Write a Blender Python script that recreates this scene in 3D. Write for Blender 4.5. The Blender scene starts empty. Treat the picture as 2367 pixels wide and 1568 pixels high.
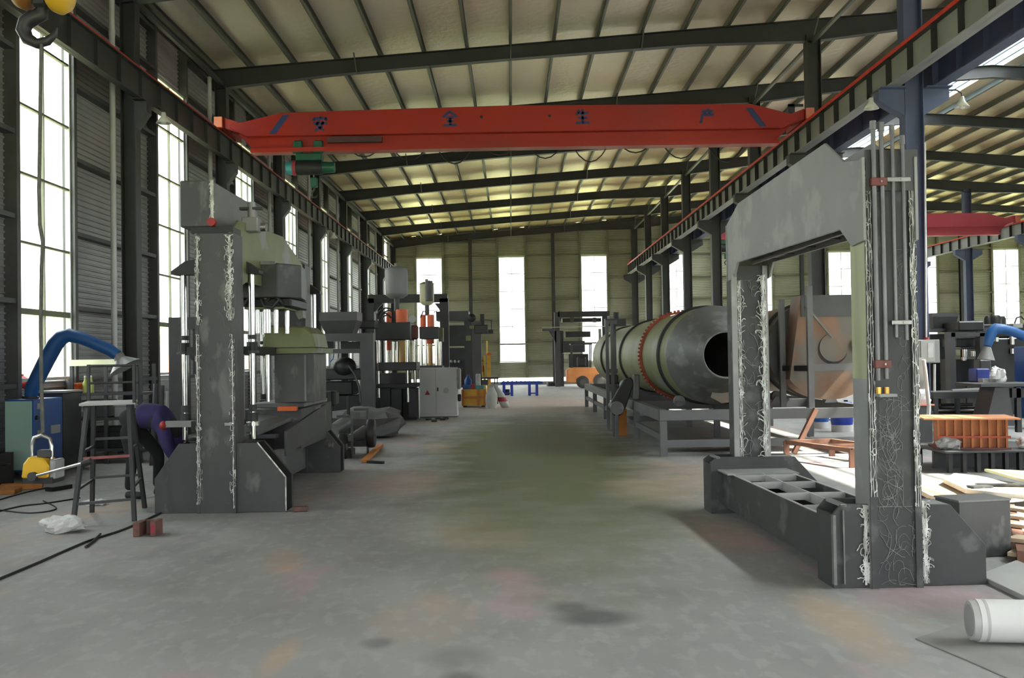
import bpy, bmesh, math, random
from mathutils import Vector, Matrix
random.seed(7)
SC = bpy.context.scene
COL = SC.collection
R = math.radians

# ---------------------------------------------------------------- camera
CAM_H = 1.6
PITCH = math.atan(44 / 2381.0); ROLL = R(0.89); YAW = math.atan(2.5 / 2381.0)
cam_data = bpy.data.cameras.new('camera'); cam = bpy.data.objects.new('camera', cam_data)
COL.objects.link(cam); SC.camera = cam
cam_data.sensor_width = 36.0; cam_data.lens = 36.0 * 2381.0 / 2367.0
cam_data.clip_start = 0.05; cam_data.clip_end = 600
fwd = Vector((math.sin(YAW) * math.cos(PITCH), math.cos(YAW) * math.cos(PITCH), math.sin(PITCH)))
r0 = fwd.cross(Vector((0, 0, 1))).normalized(); u0 = r0.cross(fwd)
rt = r0 * math.cos(ROLL) - u0 * math.sin(ROLL); up = u0 * math.cos(ROLL) + r0 * math.sin(ROLL)
cam.matrix_world = Matrix(((rt.x, up.x, -fwd.x, 0), (rt.y, up.y, -fwd.y, 0), (rt.z, up.z, -fwd.z, CAM_H), (0, 0, 0, 1)))

# ---------------------------------------------------------------- light and exposure
SC.view_settings.view_transform = 'Standard'; SC.view_settings.look = 'None'
SC.view_settings.gamma = 1.0; SC.view_settings.use_curve_mapping = False
SC.view_settings.exposure = 2.75
wd = bpy.data.worlds.new('sky'); SC.world = wd; wd.use_nodes = True
bg = wd.node_tree.nodes['Background']
SUN_DIR = Vector((9.45, -0.9, 10.3)).normalized()
def sky_nodes():
    """pale bright sky with the glow round the sun"""
    N = wd.node_tree.nodes; L = wd.node_tree.links
    tc = N.new('ShaderNodeTexCoord'); dt = N.new('ShaderNodeVectorMath'); dt.operation = 'DOT_PRODUCT'
    L.new(tc.outputs['Generated'], dt.inputs[0]); dt.inputs[1].default_value = SUN_DIR
    mx = N.new('ShaderNodeMath'); mx.operation = 'MAXIMUM'; L.new(dt.outputs['Value'], mx.inputs[0]); mx.inputs[1].default_value = 0
    pw = N.new('ShaderNodeMath'); pw.operation = 'POWER'; L.new(mx.outputs[0], pw.inputs[0]); pw.inputs[1].default_value = 7
    ma = N.new('ShaderNodeMath'); ma.operation = 'MULTIPLY_ADD'; L.new(pw.outputs[0], ma.inputs[0]); ma.inputs[1].default_value = 14.0; ma.inputs[2].default_value = 1.2
    L.new(ma.outputs[0], bg.inputs['Strength'])
bg.inputs['Color'].default_value = (0.95, 0.975, 1.0, 1)
sky_nodes()
sun_d = bpy.data.lights.new('sun', 'SUN'); sun_d.energy = 5.0; sun_d.angle = R(0.6); sun_d.color = (1.0, 0.93, 0.82)
sun = bpy.data.objects.new('sun', sun_d); COL.objects.link(sun)
sun.rotation_euler = Vector((-9.45, 0.9, -10.3)).to_track_quat('-Z', 'Y').to_euler()
sun.location = (20, 20, 30)
SC.cycles.max_bounces = 10; SC.cycles.diffuse_bounces = 5; SC.cycles.glossy_bounces = 4
SC.cycles.transparent_max_bounces = 16; SC.cycles.caustics_reflective = False; SC.cycles.caustics_refractive = False
SC.cycles.sample_clamp_indirect = 6.0

# ---------------------------------------------------------------- materials
MATS = {}
def lin(c):
    c = c / 255.0
    return c / 12.92 if c <= 0.04045 else ((c + 0.055) / 1.055) ** 2.4
def rgb(r, g, b): return (lin(r), lin(g), lin(b), 1)
def mat(name, a, b=None, rough=0.6, metal=0.0, scale=3.0, stretch=(1, 1, 1), bump=0.0, bscale=None, contrast=(0.35, 0.65), spec=0.5, third=None):
    """procedural: colour a broken up with colour b by noise, optional bump"""
    m = bpy.data.materials.new(name); m.use_nodes = True
    nt = m.node_tree; N = nt.nodes; L = nt.links
    p = N['Principled BSDF']; p.inputs['Roughness'].default_value = rough; p.inputs['Metallic'].default_value = metal
    p.inputs['Specular IOR Level'].default_value = spec
    b = b or tuple(min(1, v * 0.8) for v in a[:3]) + (1,)
    tc = N.new('ShaderNodeTexCoord'); mp = N.new('ShaderNodeMapping'); mp.inputs['Scale'].default_value = stretch
    L.new(tc.outputs['Object'], mp.inputs['Vector'])
    nz = N.new('ShaderNodeTexNoise'); nz.inputs['Scale'].default_value = scale; nz.inputs['Detail'].default_value = 6
    L.new(mp.outputs['Vector'], nz.inputs['Vector'])
    cr = N.new('ShaderNodeValToRGB'); cr.color_ramp.elements[0].position = contrast[0]; cr.color_ramp.elements[1].position = contrast[1]
    cr.color_ramp.elements[0].color = a; cr.color_ramp.elements[1].color = b
    L.new(nz.outputs['Fac'], cr.inputs['Fac'])
    out = cr.outputs['Color']
    if third:
        n2 = N.new('ShaderNodeTexNoise'); n2.inputs['Scale'].default_value = third[1]; n2.inputs['Detail'].default_value = 8
        L.new(mp.outputs['Vector'], n2.inputs['Vector'])
        r2 = N.new('ShaderNodeValToRGB'); r2.color_ramp.elements[0].position = third[2]; r2.color_ramp.elements[1].position = third[3]
        L.new(n2.outputs['Fac'], r2.inputs['Fac'])
        mx = N.new('ShaderNodeMix'); mx.data_type = 'RGBA'
        L.new(r2.outputs['Color'], mx.inputs[0]); L.new(out, mx.inputs[6]); mx.inputs[7].default_value = third[0]
        out = mx.outputs[2]
    L.new(out, p.inputs['Base Color'])
    if bump:
        bn = N.new('ShaderNodeTexNoise'); bn.inputs['Scale'].default_value = bscale or scale * 4; bn.inputs['Detail'].default_value = 5
        L.new(mp.outputs['Vector'], bn.inputs['Vector'])
        bm_ = N.new('ShaderNodeBump'); bm_.inputs['Strength'].default_value = bump; bm_.inputs['Distance'].default_value = 0.05
        L.new(bn.outputs['Fac'], bm_.inputs['Height']); L.new(bm_.outputs['Normal'], p.inputs['Normal'])
    MATS[name] = m
    return m
M = MATS
mat('steel_frame', rgb(54, 55, 57), rgb(46, 47, 49), 0.55, 0.0, 1.5)
mat('steel_frame_glare', rgb(86, 90, 122), rgb(72, 84, 116), 0.55, 0.0, 1.5)  # frame steel with blue sky glare put into its colour
mat('sheet_grey', rgb(172, 172, 172), rgb(152, 152, 152), 0.45, 0.3, 0.8)
mat('sheet_olive', rgb(160, 160, 140), rgb(146, 147, 122), 0.5, 0.1, 0.7)
mat('girt', rgb(88, 88, 88), rgb(74, 74, 74), 0.5, 0.2, 2)
mat('girt_olive', rgb(122, 122, 98), rgb(108, 108, 86), 0.5, 0.1, 2)
mat('foil', rgb(224, 210, 200), rgb(212, 192, 176), 0.42, 0.4, 0.35, (1, 1, 1), 0.4, 5.0, third=(rgb(208, 204, 198), 0.12, 0.42, 0.6))
def foil_colour_cast():
    """colour cast put into the foil, turning yellow towards the back of the hall"""
    nt = M['foil'].node_tree; N = nt.nodes; L = nt.links; p = N['Principled BSDF']; src = p.inputs['Base Color'].links[0].from_socket
    tc = N.new('ShaderNodeTexCoord'); sx = N.new('ShaderNodeSeparateXYZ'); L.new(tc.outputs['Object'], sx.inputs[0])
    nz = N.new('ShaderNodeTexNoise'); nz.inputs['Scale'].default_value = .15; L.new(tc.outputs['Object'], nz.inputs['Vector'])
    ma = N.new('ShaderNodeMath'); ma.operation = 'MULTIPLY_ADD'; L.new(nz.outputs['Fac'], ma.inputs[0]); ma.inputs[1].default_value = 26; L.new(sx.outputs['Y'], ma.inputs[2])
    mr = N.new('ShaderNodeMapRange'); mr.inputs[1].default_value = 30; mr.inputs[2].default_value = 62; L.new(ma.outputs[0], mr.inputs[0])
    mx = N.new('ShaderNodeMix'); mx.data_type = 'RGBA'; L.new(mr.outputs[0], mx.inputs[0]); L.new(src, mx.inputs[6]); mx.inputs[7].default_value = rgb(236, 212, 158)
    L.new(mx.outputs[2], p.inputs['Base Color'])
foil_colour_cast()
mat('purlin', rgb(104, 106, 100), rgb(92, 94, 86), 0.5, 0.2, 1.0)
mat('win_frame', rgb(196, 200, 196), rgb(180, 186, 182), 0.4, 0.0, 3)
mat('win_bar', rgb(120, 122, 100), rgb(108, 110, 90), 0.5, 0.0, 3)
mat('pvc', rgb(206, 206, 208), rgb(192, 192, 195), 0.35, 0, 2)
mat('rail_red', rgb(214, 58, 44), rgb(190, 44, 36), 0.5, 0, 3)
mat('web_grey', rgb(150, 151, 152), rgb(136, 138, 140), 0.5, 0.1, 1.2)
mat('kerb', rgb(150, 150, 146), rgb(130, 130, 126), 0.8, 0, 2)
mat('earth', rgb(150, 150, 120), rgb(120, 130, 90), 0.9, 0, 0.3)
mat('lamp_white', rgb(220, 220, 214), rgb(204, 204, 198), 0.3, 0.1, 4)

def glass_mat(name, tint=(0.97, 1, 0.98, 1)):
    m = bpy.data.materials.new(name); m.use_nodes = True
    N = m.node_tree.nodes; L = m.node_tree.links
    for n in list(N): N.remove(n)
    o = N.new('ShaderNodeOutputMaterial'); mx = N.new('ShaderNodeMixShader'); t = N.new('ShaderNodeBsdfTransparent')
    g = N.new('ShaderNodeBsdfGlossy'); g.inputs['Roughness'].default_value = 0.05
    nz = N.new('ShaderNodeTexNoise'); nz.inputs['Scale'].default_value = 2.0
    mr = N.new('ShaderNodeMapRange'); mr.inputs[3].default_value = 0.04; mr.inputs[4].default_value = 0.1
    L.new(nz.outputs['Fac'], mr.inputs[0]); L.new(mr.outputs[0], mx.inputs[0])
    t.inputs['Color'].default_value = tint
    L.new(t.outputs[0], mx.inputs[1]); L.new(g.outputs[0], mx.inputs[2]); L.new(mx.outputs[0], o.inputs[0])
    MATS[name] = m
glass_mat('glass')

def floor_mat():
    m = bpy.data.materials.new('concrete_floor'); m.use_nodes = True
    N = m.node_tree.nodes; L = m.node_tree.links
    p = N['Principled BSDF']; p.inputs['Roughness'].default_value = 0.62; p.inputs['Specular IOR Level'].default_value = 0.35
    tc = N.new('ShaderNodeTexCoord'); P_ = tc.outputs['Object']
    def noise(scale, detail=6, stretch=(1, 1, 1), loc=(0, 0, 0)):
        mp = N.new('ShaderNodeMapping'); mp.inputs['Scale'].default_value = stretch; mp.inputs['Location'].default_value = loc
        L.new(P_, mp.inputs['Vector'])
        n = N.new('ShaderNodeTexNoise'); n.inputs['Scale'].default_value = scale; n.inputs['Detail'].default_value = detail
        L.new(mp.outputs['Vector'], n.inputs['Vector']); return n.outputs['Fac']
    def ramp(f, a, b, ca=(0, 0, 0, 1), cb=(1, 1, 1, 1)):
        r = N.new('ShaderNodeValToRGB'); r.color_ramp.elements[0].position = a; r.color_ramp.elements[1].position = b
        r.color_ramp.elements[0].color = ca; r.color_ramp.elements[1].color = cb; L.new(f, r.inputs['Fac']); return r.outputs['Color']
    def mix(f, a, bcol, mul=None):
        x = N.new('ShaderNodeMix'); x.data_type = 'RGBA'
        L.new(f, x.inputs[0]); L.new(a, x.inputs[6])
        if isinstance(bcol, tuple): x.inputs[7].default_value = bcol
        else: L.new(bcol, x.inputs[7])
        return x.outputs[2]
    def math_(op, a, b):
        x = N.new('ShaderNodeMath'); x.operation = op; x.use_clamp = True
        for i, v in enumerate((a, b)):
            if isinstance(v, (int, float)): x.inputs[i].default_value = v
            else: L.new(v, x.inputs[i])
        return x.outputs[0]
    def spot(cx, cy, sx, sy, soft=0.5):
        """1 inside an ellipse on the floor, wobbling edge"""
        mp = N.new('ShaderNodeMapping'); mp.vector_type = 'TEXTURE'
        mp.inputs['Location'].default_value = (cx, cy, 0); mp.inputs['Scale'].default_value = (sx, sy, 1)
        L.new(P_, mp.inputs['Vector'])
        ln = N.new('ShaderNodeVectorMath'); ln.operation = 'LENGTH'; L.new(mp.outputs['Vector'], ln.inputs[0])
        nz = noise(1.4, 5, loc=(cx, cy, 0))
        a = N.new('ShaderNodeMath'); a.operation = 'MULTIPLY_ADD'; L.new(nz, a.inputs[0]); a.inputs[1].default_value = 0.9; L.new(ln.outputs['Value'], a.inputs[2])
        r = N.new('ShaderNodeMapRange'); r.inputs[1].default_value = 1.0 + 0.45 + soft; r.inputs[2].default_value = 1.0 + 0.45 - soft
        r.inputs[3].default_value = 0; r.inputs[4].default_value = 1
        L.new(a.outputs[0], r.inputs[0]); return r.outputs[0]
    base = ramp(noise(0.7, 8), 0.3, 0.7, rgb(142, 142, 141), rgb(157, 157, 155))
    base = mix(math_('MULTIPLY', ramp(noise(2.2, 9, (1, 0.35, 1)), 0.5, 0.68), 0.5), base, rgb(126, 126, 126))
    base = mix(math_('MULTIPLY', ramp(noise(9, 6, (1, 0.5, 1)), 0.52, 0.62), 0.3), base, rgb(174, 174, 172))
    # rosy and ochre colour cast painted on in patches
    base = mix(math_('MULTIPLY', ramp(noise(0.55, 5, (1.3, 0.5, 1), (3, 1, 0)), 0.56, 0.62), 0.4), base, rgb(180, 150, 124))
    base = mix(math_('MULTIPLY', ramp(noise(0.8, 5, (1.3, 0.6, 1), (9, 4, 0)), 0.62, 0.66), 0.4), base, rgb(182, 146, 154))
    # olive colour cast painted down the aisle, rosy further back
    base = mix(math_('MULTIPLY', spot(0.40, 18.5, 1.65, 9.0, 0.3), 0.95), base, rgb(76, 82, 48))
    base = mix(math_('MULTIPLY', spot(0.35, 10.8, 1.3, 3.0, 0.5), 0.5), base, rgb(112, 116, 86))
    base = mix(math_('MULTIPLY', spot(0.9, 36, 2.2, 5.5, 0.4), 0.6), base, rgb(180, 152, 136))
    # single ochre and rosy spots of painted colour cast
    for (cx, cy, sx, sy, s, col) in ((1.95, 6.2, .18, .7, .4, (186, 152, 116)), (2.75, 6.75, .4, .45, .45, (186, 146, 156)), (-1.28, 5.6, .07, .3, .38, (192, 156, 122)), (-1.75, 8.0, .1, .22, .38, (196, 150, 130)),
                                     (-1.5, 13.6, .5, 1.2, .4, (184, 150, 132)), (-0.05, 7.6, .18, .25, .35, (196, 150, 160)), (1.9, 9.2, .3, .8, .35, (186, 156, 140)), (1.7, 12.5, .5, 1.2, .35, (186, 160, 130))):
        base = mix(math_('MULTIPLY', spot(cx, cy, sx, sy, 0.45), s), base, rgb(*col))
    # dark oil stains in the foreground
    for (cx, cy, sx, sy, s) in ((0.50, 6.35, .26, .22, .7), (0.36, 6.6, .16, .18, .6), (-0.28, 5.15, .11, .16, .6), (0.62, 5.0, .12, .12, .5), (-0.78, 5.85, .10, .12, .5),
                                (-0.30, 5.55, .2, .22, .3), (2.75, 6.35, .5, .5, .35), (-0.6, 8.3, .5, .7, .25)):
        base = mix(math_('MULTIPLY', spot(cx, cy, sx * 0.8, sy * 0.8, 0.45), s), base, rgb(74, 74, 76))
    L.new(base, p.inputs['Base Color'])
    bmp = N.new('ShaderNodeBump'); bmp.inputs['Strength'].default_value = 0.12; bmp.inputs['Distance'].default_value = 0.02
    L.new(noise(14, 8), bmp.inputs['Height']); L.new(bmp.outputs['Normal'], p.inputs['Normal'])
    MATS['concrete_floor'] = m
floor_mat()

# ---------------------------------------------------------------- mesh helpers
class MB:
    """collects shapes in world coordinates; build() links them as ONE mesh object"""
    def __init__(s): s.v = []; s.f = []; s.m = []; s.sm = []
    def add(s, vs, fs, mi=0, smooth=False):
        o = len(s.v); s.v += [tuple(v) for v in vs]
        for f in fs: s.f.append(tuple(i + o for i in f)); s.m.append(mi); s.sm.append(smooth)
        return s
    def box(s, x0, x1, y0, y1, z0, z1, mi=0):
        v = [(x, y, z) for z in (z0, z1) for y in (y0, y1) for x in (x0, x1)]
        return s.add(v, [(0, 2, 3, 1), (4, 5, 7, 6), (0, 1, 5, 4), (2, 6, 7, 3), (0, 4, 6, 2), (1, 3, 7, 5)], mi)
    def rbox(s, c, size, rot=(0, 0, 0), mi=0):
        from mathutils import Euler
        e = Euler(rot).to_matrix(); hx, hy, hz = [q / 2 for q in size]
        v = [Vector(c) + e @ Vector((x, y, z)) for z in (-hz, hz) for y in (-hy, hy) for x in (-hx, hx)]
        return s.add(v, [(0, 2, 3, 1), (4, 5, 7, 6), (0, 1, 5, 4), (2, 6, 7, 3), (0, 4, 6, 2), (1, 3, 7, 5)], mi)
    def bar(s, a, b, w, h=None, mi=0, upv=(0, 0, 1)):
        """rectangular bar from a to b: w across, h along the up vector"""
        h = h or w; a = Vector(a); b = Vector(b); d = (b - a).normalized(); U = Vector(upv)
        if abs(d.dot(U)) > 0.98: U = Vector((0, 1, 0))
        x = d.cross(U).normalized(); z = x.cross(d)
        v = [p + x * i * w / 2 + z * j * h / 2 for p in (a, b) for j in (-1, 1) for i in (-1, 1)]
        return s.add(v, [(0, 2, 3, 1), (4, 5, 7, 6), (0, 1, 5, 4), (2, 6, 7, 3), (0, 4, 6, 2), (1, 3, 7, 5)], mi)
    def cyl(s, a, b, r, r2=None, n=16, mi=0, caps=True, smooth=True):
        a = Vector(a); b = Vector(b); r2 = r if r2 is None else r2
        d = (b - a).normalized(); U = Vector((0, 0, 1)) if abs(d.z) < 0.9 else Vector((0, 1, 0))
        x = d.cross(U).normalized(); y = d.cross(x)
        v = []
        for p, q in ((a, r), (b, r2)):
            for i in range(n):
                t = 2 * math.pi * i / n; v.append(p + (x * math.cos(t) + y * math.sin(t)) * q)
        s.add(v, [(i, (i + 1) % n, n + (i + 1) % n, n + i) for i in range(n)], mi, smooth)
        if caps: s.add(v[:n], [tuple(range(n))[::-1]], mi); s.add(v[n:], [tuple(range(n))], mi)
        return s
    def tube(s, pts, r, n=8, mi=0, closed=False, caps=True):
        P = [Vector(p) for p in pts]; K = len(P); rs = r if isinstance(r, (list, tuple)) else [r] * K
        rings = []; px = None
        for i, p in enumerate(P):
            if closed: d = P[(i + 1) % K] - P[i - 1]
            else: d = P[min(i + 1, K - 1)] - P[max(i - 1, 0)]
            d = d.normalized() if d.length > 1e-9 else Vector((0, 0, 1))
            if px is None:
                U = Vector((0, 0, 1)) if abs(d.z) < 0.9 else Vector((0, 1, 0)); px = d.cross(U).normalized()
            else:
                px = px - d * px.dot(d); px = px.normalized() if px.length > 1e-6 else d.orthogonal().normalized()
            y = d.cross(px)
            rings.append([p + (px * math.cos(2 * math.pi * j / n) + y * math.sin(2 * math.pi * j / n)) * rs[i] for j in range(n)])
        v = [q for rg in rings for q in rg]; f = []
        for i in range(K if closed else K - 1):
            a = i * n; b = ((i + 1) % K) * n
            f += [(a + j, a + (j + 1) % n, b + (j + 1) % n, b + j) for j in range(n)]
        s.add(v, f, mi, True)
        if caps and not closed: s.add(rings[0], [tuple(range(n))[::-1]], mi); s.add(rings[-1], [tuple(range(n))], mi)
        return s
    def prism(s, poly, axis, a, b, mi=0):
        """2-D outline extruded from a to b along axis; outline gives the other two coordinates in x,y,z order"""
        def mk(p, q):
            return {'x': (q, p[0], p[1]), 'y': (p[0], q, p[1]), 'z': (p[0], p[1], q)}[axis]
        n = len(poly); v = [mk(p, a) for p in poly] + [mk(p, b) for p in poly]
        return s.add(v, [tuple(range(n))[::-1], tuple(range(n, 2 * n))] + [(i, (i + 1) % n, n + (i + 1) % n, n + i) for i in range(n)], mi)
    def lathe(s, prof, c, axis='z', n=24, mi=0, smooth=True, cap=True):
        """profile of (radius, height) turned about an axis through c"""
        v = []
        for (r, h) in prof:
            for i in range(n):
                t = 2 * math.pi * i / n; a, b = r * math.cos(t), r * math.sin(t)
                v.append({'z': (c[0] + a, c[1] + b, c[2] + h), 'y': (c[0] + a, c[1] + h, c[2] + b), 'x': (c[0] + h, c[1] + a, c[2] + b)}[axis])
        f = []
        for k in range(len(prof) - 1):
            f += [(k * n + i, k * n + (i + 1) % n, (k + 1) * n + (i + 1) % n, (k + 1) * n + i) for i in range(n)]
        s.add(v, f, mi, smooth)
        if cap:
            if prof[0][0] > 1e-6: s.add(v[:n], [tuple(range(n))[::-1]], mi)
            if prof[-1][0] > 1e-6: s.add(v[-n:], [tuple(range(n))], mi)
        return s
    def ball(s, c, r, n=12, mi=0, sc=(1, 1, 1)):
        k = n // 2
        pr = [(r * math.sin(math.pi * i / k), -r * math.cos(math.pi * i / k)) for i in range(k + 1)]
        o = len(s.v); s.lathe(pr, (0, 0, 0), 'z', n, mi, True, False)
        for i in range(o, len(s.v)):
            p = s.v[i]; s.v[i] = (c[0] + p[0] * sc[0], c[1] + p[1] * sc[1], c[2] + p[2] * sc[2])
        return s
    def xform(s, mtx):
        s.v = [tuple(mtx @ Vector(v)) for v in s.v]; return s
    def build(s, name, mats, parent=None, loc=None, bev=0.0, smooth=None):
        me = bpy.data.meshes.new(name); o = bpy.data.objects.new(name, me); COL.objects.link(o)
        if parent is not None:
            org = origin(parent); o.parent = parent
        else:
            org = Vector(loc) if loc else Vector((0, 0, 0)); o.location = org
        me.from_pydata([Vector(v) - org for v in s.v], [], s.f)
        bm = bmesh.new(); bm.from_mesh(me); bmesh.ops.recalc_face_normals(bm, faces=bm.faces[:]); bm.to_mesh(me); bm.free()
        for mt in (mats if isinstance(mats, (list, tuple)) else [mats]): me.materials.append(M[mt])
        me.polygons.foreach_set('material_index', s.m); me.polygons.foreach_set('use_smooth', [smooth if smooth is not None else q for q in s.sm])
        if bev:
            b = o.modifiers.new('bevel', 'BEVEL'); b.width = bev; b.segments = 1; b.limit_method = 'ANGLE'; b.angle_limit = R(40)
        return o
def origin(o):
    v = Vector((0, 0, 0))
    while o is not None: v += o.location; o = o.parent
    return v
def tag(o, label=None, cat=None, group=None, kind=None):
    if label: o['label'] = label
    if cat: o['category'] = cat
    if group: o['group'] = group
    if kind: o['kind'] = kind
    return o
def thing(name, label, cat, loc, group=None, kind=None):
    o = bpy.data.objects.new(name, None); COL.objects.link(o); o.location = loc; o.empty_display_size = 0.2
    return tag(o, label, cat, group, kind)
def copy_tree(o, parent=None):
    c = o.copy(); COL.objects.link(c)
    if parent is not None: c.parent = parent
    for ch in [q for q in bpy.data.objects if q.parent == o]: copy_tree(ch, c)
    return c
ORD = ['first', 'second', 'third', 'fourth', 'fifth', 'sixth', 'seventh', 'eighth', 'ninth', 'tenth', 'eleventh', 'twelfth', 'thirteenth', 'fourteenth',
       'fifteenth', 'sixteenth', 'seventeenth', 'eighteenth', 'nineteenth', 'twentieth', 'twenty-first', 'twenty-second', 'twenty-third', 'twenty-fourth']

def at(px, py, Y):
    """the point at distance Y down the hall that a sight line of the survey photograph meets"""
    d = fwd + rt * ((px - 1183.5) / 2381.0) - up * ((py - 784.0) / 2381.0)
    t = Y / d.y; return Vector((d.x * t, Y, d.z * t + CAM_H))

# ---------------------------------------------------------------- the setting
XL, XR, YB, YF = -7.3, 36.2, 60.9, -6.0          # walls: left, right, back, behind the camera
RIDGE = 14.5
def roof_z(x): return 8.8 + 0.07 * (x + 7.2) if x <= RIDGE else 8.8 + 0.07 * (RIDGE + 7.2) - 0.07 * (x - RIDGE)
tag(MB().box(XL - .3, XR + .3, YF - .3, YB + .3, -0.3, 0).build('floor', 'concrete_floor'), 'grey stained concrete floor of the workshop', 'floor', kind='structure')
tag(MB().box(-260, 260, -200, 300, -0.6, -0.32).build('trim_ground', 'earth'), 'pale open ground outside the windows', 'ground', kind='structure')

def corrugated(mb, p0, p1, z0, z1, n, mi=0, pitch=0.1, depth=0.022):
    """sheet from p0 to p1 (plan points) with level ribs; n = inward normal"""
    k = max(1, int(round((z1 - z0) / pitch))); h = (z1 - z0) / k; zs = []
    for i in range(k):
        zs += [(z0 + h * i, 0), (z0 + h * (i + .55), 0), (z0 + h * (i + .68), depth), (z0 + h * (i + .87), depth)]
    zs.append((z1, 0)); v = []
    for (z, d) in zs:
        for p in (p0, p1): v.append((p[0] + n[0] * d, p[1] + n[1] * d, z))
    mb.add(v, [(2 * i, 2 * i + 1, 2 * i + 3, 2 * i + 2) for i in range(len(zs) - 1)], mi)

WZ0, WZ1 = 1.36, 7.6
def wall_run(name, label, axis, const, a, b, zt, wins, sheet, girtm, sign, zlow=0.0, girt_z=(1.3, 2.55, 3.8, 5.05, 6.3, 7.68, 8.5)):
    """a wall with tall windows; axis 'y' = runs along y at x=const. sign = inward direction"""
    mb = MB(); nrm = (sign, 0) if axis == 'y' else (0, sign); cs = const - sign * 0.12
    pt = (lambda t: (cs, t)) if axis == 'y' else (lambda t: (t, cs))
    edges = sorted([a, b] + [e for w in wins for e in (w[0], w[1])])
    zt_ = zt if callable(zt) else (lambda t: zt)
    for i in range(len(edges) - 1):
        s, e = edges[i], edges[i + 1]; isw = any(abs(s - w[0]) < 1e-6 for w in wins)
        top = max(zt_(s), zt_(e))
        if isw:
            corrugated(mb, pt(s), pt(e), zlow, WZ0, nrm); corrugated(mb, pt(s), pt(e), WZ1, top, nrm)
        else: corrugated(mb, pt(s), pt(e), zlow, top, nrm)
    wl = tag(mb.build(name, sheet), label, 'wall', kind='structure')
    g = MB()
    c0, c1 = sorted((const - sign * 0.125, const + sign * 0.06))
    for i in range(len(edges) - 1):
        s, e = edges[i], edges[i + 1]
        if any(abs(s - w[0]) < 1e-6 for w in wins): continue
        for z in girt_z:
            if z > min(zt_(s), zt_(e)) - .1: continue
            if axis == 'y': g.box(c0, c1, s, e, z - .035, z + .035)
            else: g.box(s, e, c0, c1, z - .035, z + .035)
    tag(g.build('girt', girtm, wl), kind='stuff')
    j = MB()
    for w in wins:
        for e, d in ((w[0], -1), (w[1], 1)):
            p, q = sorted((e - d * .004, e + d * 0.11)); zz = min(zt_(e), zt_(e + d * .11))
            if axis == 'y': j.box(c0, c1 + .02 if sign > 0 else c1, p, q, zlow, zz)
            else: j.box(p, q, c0, c1, zlow, zz)
    j.build('window_jamb', girtm, wl)
    return wl
WY = [16.15 + 6 * k for k in range(-3, 8)]
left_w = [(y - .95, y + .95) for y in WY]
WX = [-4.78 + 4.88 * i for i in range(0, 9)]
back_w = [(x - .78, x + .78) for x in WX]
wall_run('wall_left', 'dark grey ribbed sheet wall with tall windows along the left side', 'y', XL, YF, YB, roof_z(XL) - .02, left_w, 'sheet_grey', 'girt', 1)
wall_run('wall_back', 'olive ribbed sheet wall with tall windows at the far end', 'x', YB, XL, XR, lambda t: roof_z(t) - .02, back_w, 'sheet_olive', 'girt_olive', -1, zlow=0.42)
rw = [(y - .95, y + .95) for y in WY]
wall_run('wall_right', 'ribbed sheet wall far off on the right side', 'y', XR, YF, YB, roof_z(XR) - .02, rw, 'sheet_grey', 'girt', -1)
tag(MB().box(XL - .15, XR + .15, YB - .02, YB + .2, 0, .2).build('baseboard_back', 'kerb'), 'low concrete kerb under the far end wall', 'kerb', kind='structure')
# wall behind the camera with a wide open doorway
fw = MB()
fw.box(XL - .2, -3.5, YF - .2, YF, 0, 8.8).box(-3.5, 3.5, YF - .2, YF, 4.2, 9.6).box(3.5, 6.0, YF - .2, YF, 0, 9.75).box(6.0, 11.0, YF - .2, YF, 0, 10.0).box(11.0, 20.0, YF - .2, YF, 4.6, 10.2).box(20.0, XR + .2, YF - .2, YF, 0, 8.8)
tag(fw.build('wall_front', 'sheet_grey'), 'wall behind the camera with wide open doorways', 'wall', kind='structure')

def window(idx, axis, const, c, hw, sign, label):
    fr = MB(); t = 0.05
    cc = (const - .06, const + .02) if sign > 0 else (const - .02, const + .06)
    def bx(mb, s, e, z0, z1, th=(0, 0), mi=0):
        if axis == 'y': mb.box(cc[0] + th[0], cc[1] - th[0], s, e, z0, z1, mi)
        else: mb.box(s, e, cc[0] + th[0], cc[1] - th[0], z0, z1, mi)
    bx(fr, c - hw, c - hw + t, WZ0, WZ1); bx(fr, c + hw - t, c + hw, WZ0, WZ1)
    bx(fr, c - hw + t, c + hw - t, WZ0, WZ0 + t); bx(fr, c - hw + t, c + hw - t, WZ1 - t, WZ1)
    w = tag(fr.build('window_%d' % idx, 'win_frame'), label, 'window', kind='structure')
    b = MB()
    for i, z in enumerate((2.42, 3.46, 4.5, 5.54, 6.58)):
        d = .045 if i == 0 else .018
        bx(b, c - hw + t, c + hw - t, z - d, z + d, (.012, 0))
    bx(b, c - .016, c + .016, WZ0 + t, WZ1 - t, (.016, 0))
    b.build('glazing_bar', 'win_bar', w)
    g = MB(); m_ = (cc[0] + cc[1]) / 2
    if axis == 'y': g.box(m_ - .003, m_ + .003, c - hw + t, c + hw - t, WZ0 + t, WZ1 - t)
    else: g.box(c - hw + t, c + hw - t, m_ - .003, m_ + .003, WZ0 + t, WZ1 - t)
    g.build('pane', 'glass', w)
n = 0
for k, y in enumerate(WY):
    n += 1
    window(n, 'y', XL, y, .95, 1, 'tall barred window in the left wall, ' + ('out of view beside the camera' if k < 3 else '%s counted from the camera' % ORD[k - 3]))
for k, x in enumerate(WX):
    n += 1
    window(n, 'x', YB, x, .78, -1, 'tall bright window in the far end wall, %s from the left corner' % ORD[k])
for k, y in enumerate(WY):
    n += 1
    window(n, 'y', XR, y, .95, -1, 'tall window in the right side wall, %s from the front' % ORD[k])

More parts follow.
